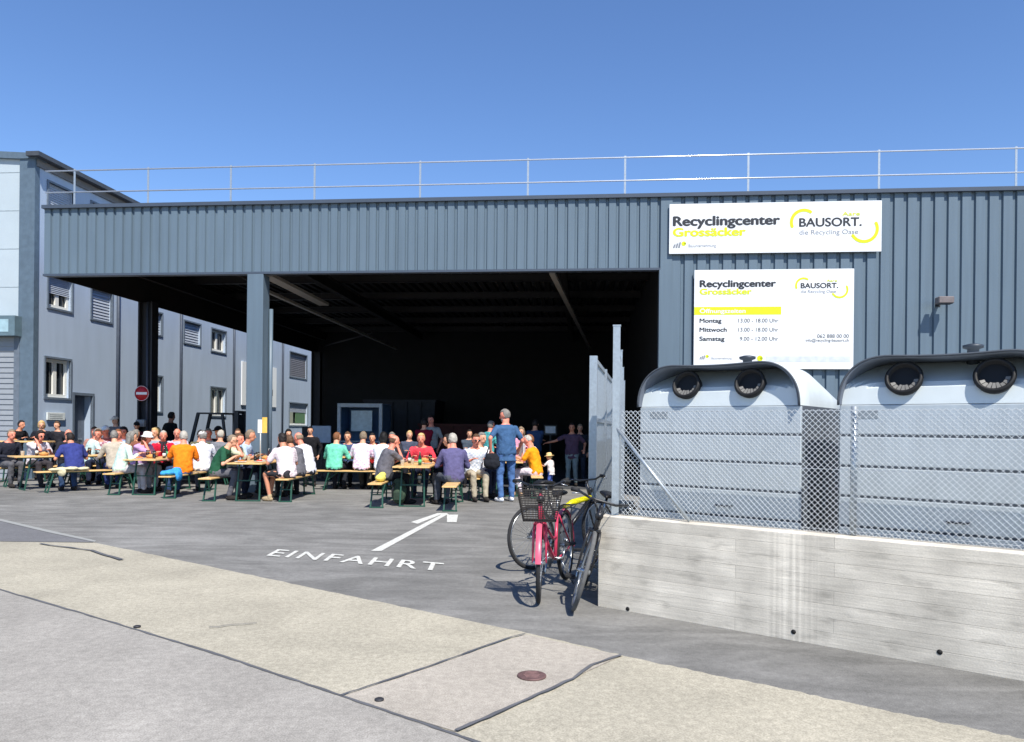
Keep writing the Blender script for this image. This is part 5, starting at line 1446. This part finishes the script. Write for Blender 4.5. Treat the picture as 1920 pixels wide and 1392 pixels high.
# ================================================================ THINGS ON TABLES, BENCHES AND IN HANDS
def blob(name, part, label, cat, loc, parts_, col, group=None, vox=.014, disp=.03):
    t = thing(name, label, cat, loc)
    mb = MB()
    for c, r in parts_: mb.ell(c, r, None, 12, 8)
    organic(part, mb, [cloth(col)], t, vox, 2, disp, .07); return t
blob('blue_jacket', 'jacket_cloth', 'bright blue jacket lying on the bench end beside the orange shirt', 'jacket', (-6.98,15.36,.474), [((0,0,.06),(.12,.22,.06)),((.06,.14,.09),(.10,.12,.07)),((.15,.05,.0),(.05,.14,.12)),((-.08,-.12,.05),(.07,.12,.05))], (62,150,214))
blob('cream_jacket', 'jacket_cloth', 'cream jacket spread on the bench in front of the blue-shirted man', 'jacket', (-9.86,16.45,.474), [((0,0,.04),(.14,.14,.045)),((.14,.14,.05),(.13,.14,.045)),((.3,.3,.04),(.12,.14,.04)),((-.12,-.08,.03),(.12,.12,.03)),((.05,-.08,-.02),(.10,.04,.10))], (206,196,160))
blob('yellow_bag', 'bag_cloth', 'yellow bag on the bench at the grey-shirted man\'s back', 'bag', (-2.47,14.15,.474), [((0,0,.07),(.10,.15,.075)),((.02,.08,.12),(.07,.08,.06))], (216,206,104))
t = blob('green_backpack', 'bag_cloth', 'dark green backpack hanging under the arrow table at the left bench', 'backpack', (-2.16,14.42,.004), [((0,0,.26),(.15,.11,.24)),((0,-.06,.18),(.12,.09,.14)),((0,0,.42),(.12,.09,.10))], (60,76,62))
obj('pocket', MB().cbox(-.09,.09,-.17,-.12,.10,.28,.02), cloth((50,64,54)), t); obj('strap', MB().tube([(-.08,-.10,.44),(-.10,-.14,.3),(-.08,-.1,.1)], .014, 6), BLK, t)
t = blob('shoulder_bag', 'bag_cloth', 'black shoulder bag at the left hip of the tall man in blue', 'bag', (-.40,15.28,.68), [((0,0,.16),(.17,.08,.17)),((0,-.02,.10),(.18,.08,.12))], (34,36,42))
obj('strap', MB().tube([(-.12,0,.26),(-.05,.02,.50),(.10,.08,.62),(.14,.02,.28)], .012, 6), BLK, t)
t = thing('newspaper', 'white folded paper in the hands of the man in mustard', 'paper', (.22,16.72,1.02), rad(18))
obj('sheet', MB().cbox(-.02,.0,-.17,.17,-.14,.16,.003), M('newsprint', (206,206,206), var=.25, scale=45), t); obj('sheet', MB().cbox(.012,.028,-.16,.18,-.15,.14,.003), M('newsprint', (206,206,206)), t)
GLASS = bpy.data.materials.new('clear_glass'); GLASS.use_nodes = True
b_ = GLASS.node_tree.nodes['Principled BSDF']; b_.inputs['Transmission Weight'].default_value = 1; b_.inputs['Roughness'].default_value = .03; b_.inputs['Base Color'].default_value = (.95,.97,.96,1)
BEER = M('beer', (206,130,22), rough=.2, spec=.6); FOAM = M('foam', (240,234,214), rough=.9)
BOTB = M('bottle_brown', (52,28,14), rough=.12, spec=.7); BOTG = M('bottle_green', (24,58,38), rough=.12, spec=.7); CER = M('ceramic', (226,226,222), rough=.25)
proto = {}
def item(kind, x, y, label, rz=0.0, z=.774):
    gl = {'glass': 'beer glasses on the tables', 'bottle': 'bottles on the tables', 'cup': 'cups on the tables', 'plate': 'plates of food on the tables', 'tray': 'bread baskets on the tables'}[kind.split('_')[0]]
    if kind in proto: return dup(proto[kind], (x,y,z), rz, label, gl)
    nm = {'glass': 'beer_glass', 'bottle_b': 'beer_bottle', 'bottle_g': 'water_bottle', 'cup': 'paper_cup', 'cup_blue': 'drinks_cup', 'plate': 'plate', 'plate_red': 'plate', 'tray': 'bread_basket'}[kind]
    t = thing(nm, label, {'glass':'glass','bottle':'bottle','cup':'cup','plate':'plate','tray':'basket'}[kind.split('_')[0]], (x,y,z), rz, gl)
    if kind == 'glass':
        obj('glass_body', MB().lathe([(.030,0),(.034,.01),(.040,.17),(.037,.17),(.031,.012)], n=18), GLASS, t)
        obj('beer_fill', MB().lathe([(.0295,.014),(.0355,.125),(.0,.126)], n=16), BEER, t); obj('foam_head', MB().lathe([(.0356,.127),(.036,.148),(.0,.152)], n=16), FOAM, t)
    elif kind.startswith('bottle'):
        m = BOTB if kind == 'bottle_b' else BOTG
        obj('bottle_body', MB().lathe([(.031,0),(.033,.008),(.033,.14),(.028,.165),(.014,.20),(.0125,.25),(.0,.25)], n=18), m, t)
        obj('label_band', MB().lathe([(.0335,.045),(.0335,.11)], n=18), CER if kind == 'bottle_b' else M('label_green', (90,190,120)), t); obj('bottle_cap', MB().lathe([(.0145,.246),(.0145,.257),(.0,.258)], n=12), CHR, t)
    elif kind.startswith('cup'):
        m = CER if kind == 'cup' else M('cup_blue', (84,130,190))
        obj('cup_body', MB().lathe([(.028,0),(.040,.11),(.042,.112),(.038,.108),(.026,.006),(.0,.005)], n=18), m, t); obj('drink', MB().lathe([(.037,.094),(.0,.095)], n=14), M('drink_dark', (60,34,20), rough=.1), t)
    elif kind.startswith('plate'):
        obj('dish', MB().lathe([(.0,.002),(.07,.002),(.12,.018),(.118,.022),(.068,.008),(.0,.008)], n=24), CER, t)
        mb = MB()
        for i in range(7): mb.ell((random.uniform(-.05,.05), random.uniform(-.05,.05), .022+random.uniform(0,.018)), (random.uniform(.018,.036), random.uniform(.014,.03), .016), None, 8, 6)
        organic('food', mb, [M('food_'+kind, (204,120,54) if kind == 'plate' else (190,62,44), rough=.6, var=.35, scale=40)], t, .006, 1)
    else:
        obj('basket_body', MB().lathe([(.08,0),(.11,.065),(.104,.065),(.075,.006),(.0,.006)], n=18), M('wicker', (190,140,82), rough=.8, var=.3, scale=60), t)
        mb = MB()
        for i in range(5): mb.ell((random.uniform(-.04,.04), random.uniform(-.04,.04), .05+random.uniform(0,.02)), (.04,.03,.025), None, 8, 6)
        organic('bread', mb, [M('bread', (206,150,86), rough=.8, var=.2, scale=30)], t, .007, 1)
    proto[kind] = t; return t
item('plate', -7.95, 16.00, 'plate of fried food at the near end of the no-entry-sign table')
item('glass', -7.68, 16.12, 'amber beer glass in front of the white sun hat')
item('bottle_b', -7.62, 16.45, 'brown bottle between the sun hat and the red shirt')
item('cup_blue', -7.88, 17.05, 'small blue cup in front of the man in the red shirt')
item('bottle_b', -7.60, 17.15, 'brown bottle directly left of the orange shirt')
item('tray', -7.90, 16.45, 'bread basket in the middle of the table before the sun hat')
item('plate', -5.40, 14.95, 'plate of fried food before the man in the green polo')
item('plate_red', -5.08, 15.15, 'plate of red food before the woman in the pale pink blouse')
item('glass', -5.24, 15.35, 'amber beer glass in the middle of the table by the pale column')
item('cup', -5.45, 15.55, 'white cup before the red-faced woman by the column')
item('plate_red', -5.10, 15.75, 'plate of red food left of the dark grey shirt')
item('tray', -5.35, 16.35, 'bread basket at the far end of the table by the pale column')
item('cup', -2.08, 14.30, 'white cup nearest the elbow of the balding man in grey')
item('bottle_g', -1.78, 14.55, 'green-labelled bottle in the middle of the arrow table')
item('cup', -1.95, 14.75, 'white cup beside the green-labelled bottle')
item('plate', -1.70, 15.1, 'plate of fried food before the violet-grey shirt')
item('plate_red', -2.0, 15.9, 'plate of red food before the woman in coral red')
item('tray', -10.75, 17.25, 'bread basket before the woman in white at the far left')
item('plate', -10.35, 17.75, 'plate of fried food before the bald man in black')
item('glass', -10.10, 17.95, 'amber beer glass right of the bald man in black')
item('plate', -12.75, 19.2, 'plate of fried food on the high table at far left', z=1.064)
item('cup_blue', -.05, 16.6, 'blue cup on the table behind the tall man in blue')
item('glass', -3.6, 18.4, 'amber beer glass in front of the pink shirt')
item('bottle_b', -5.02, 15.5, 'brown bottle on the column table nearest the dark grey shirt')
item('glass', -5.42, 16.0, 'amber beer glass before the light blue shirt at the column')
item('cup', -5.0, 16.5, 'white cup at the far right end of the table by the column')
item('plate', -5.3, 16.6, 'plate of fried food at the far end of the column table')
item('glass', -8.05, 16.6, 'amber beer glass beside the elbow of the woman in lilac')
item('cup', -7.66, 16.8, 'white cup between the two brown bottles by the red shirt')
item('plate_red', -7.62, 17.5, 'plate of red food at the far end of the no-entry-sign table')
item('bottle_g', -8.05, 17.5, 'green-labelled bottle right in front of the red shirt')
item('glass', -1.68, 15.5, 'amber beer glass on the arrow table before the dark red sleeve')
item('bottle_b', -2.08, 15.3, 'brown bottle behind the elbow of the balding man in grey')
item('tray', -1.85, 16.0, 'bread basket at the far end of the arrow table')
item('bottle_b', -10.95, 17.3, 'brown bottle on the slanting far left table')
item('cup', -11.05, 16.95, 'white cup on the near corner of the slanting far left table')
item('plate', -3.9, 18.4, 'plate of fried food before the sea-green shirt')
item('bottle_b', -3.2, 18.45, 'brown bottle between the pink and the white shirt')
flush()
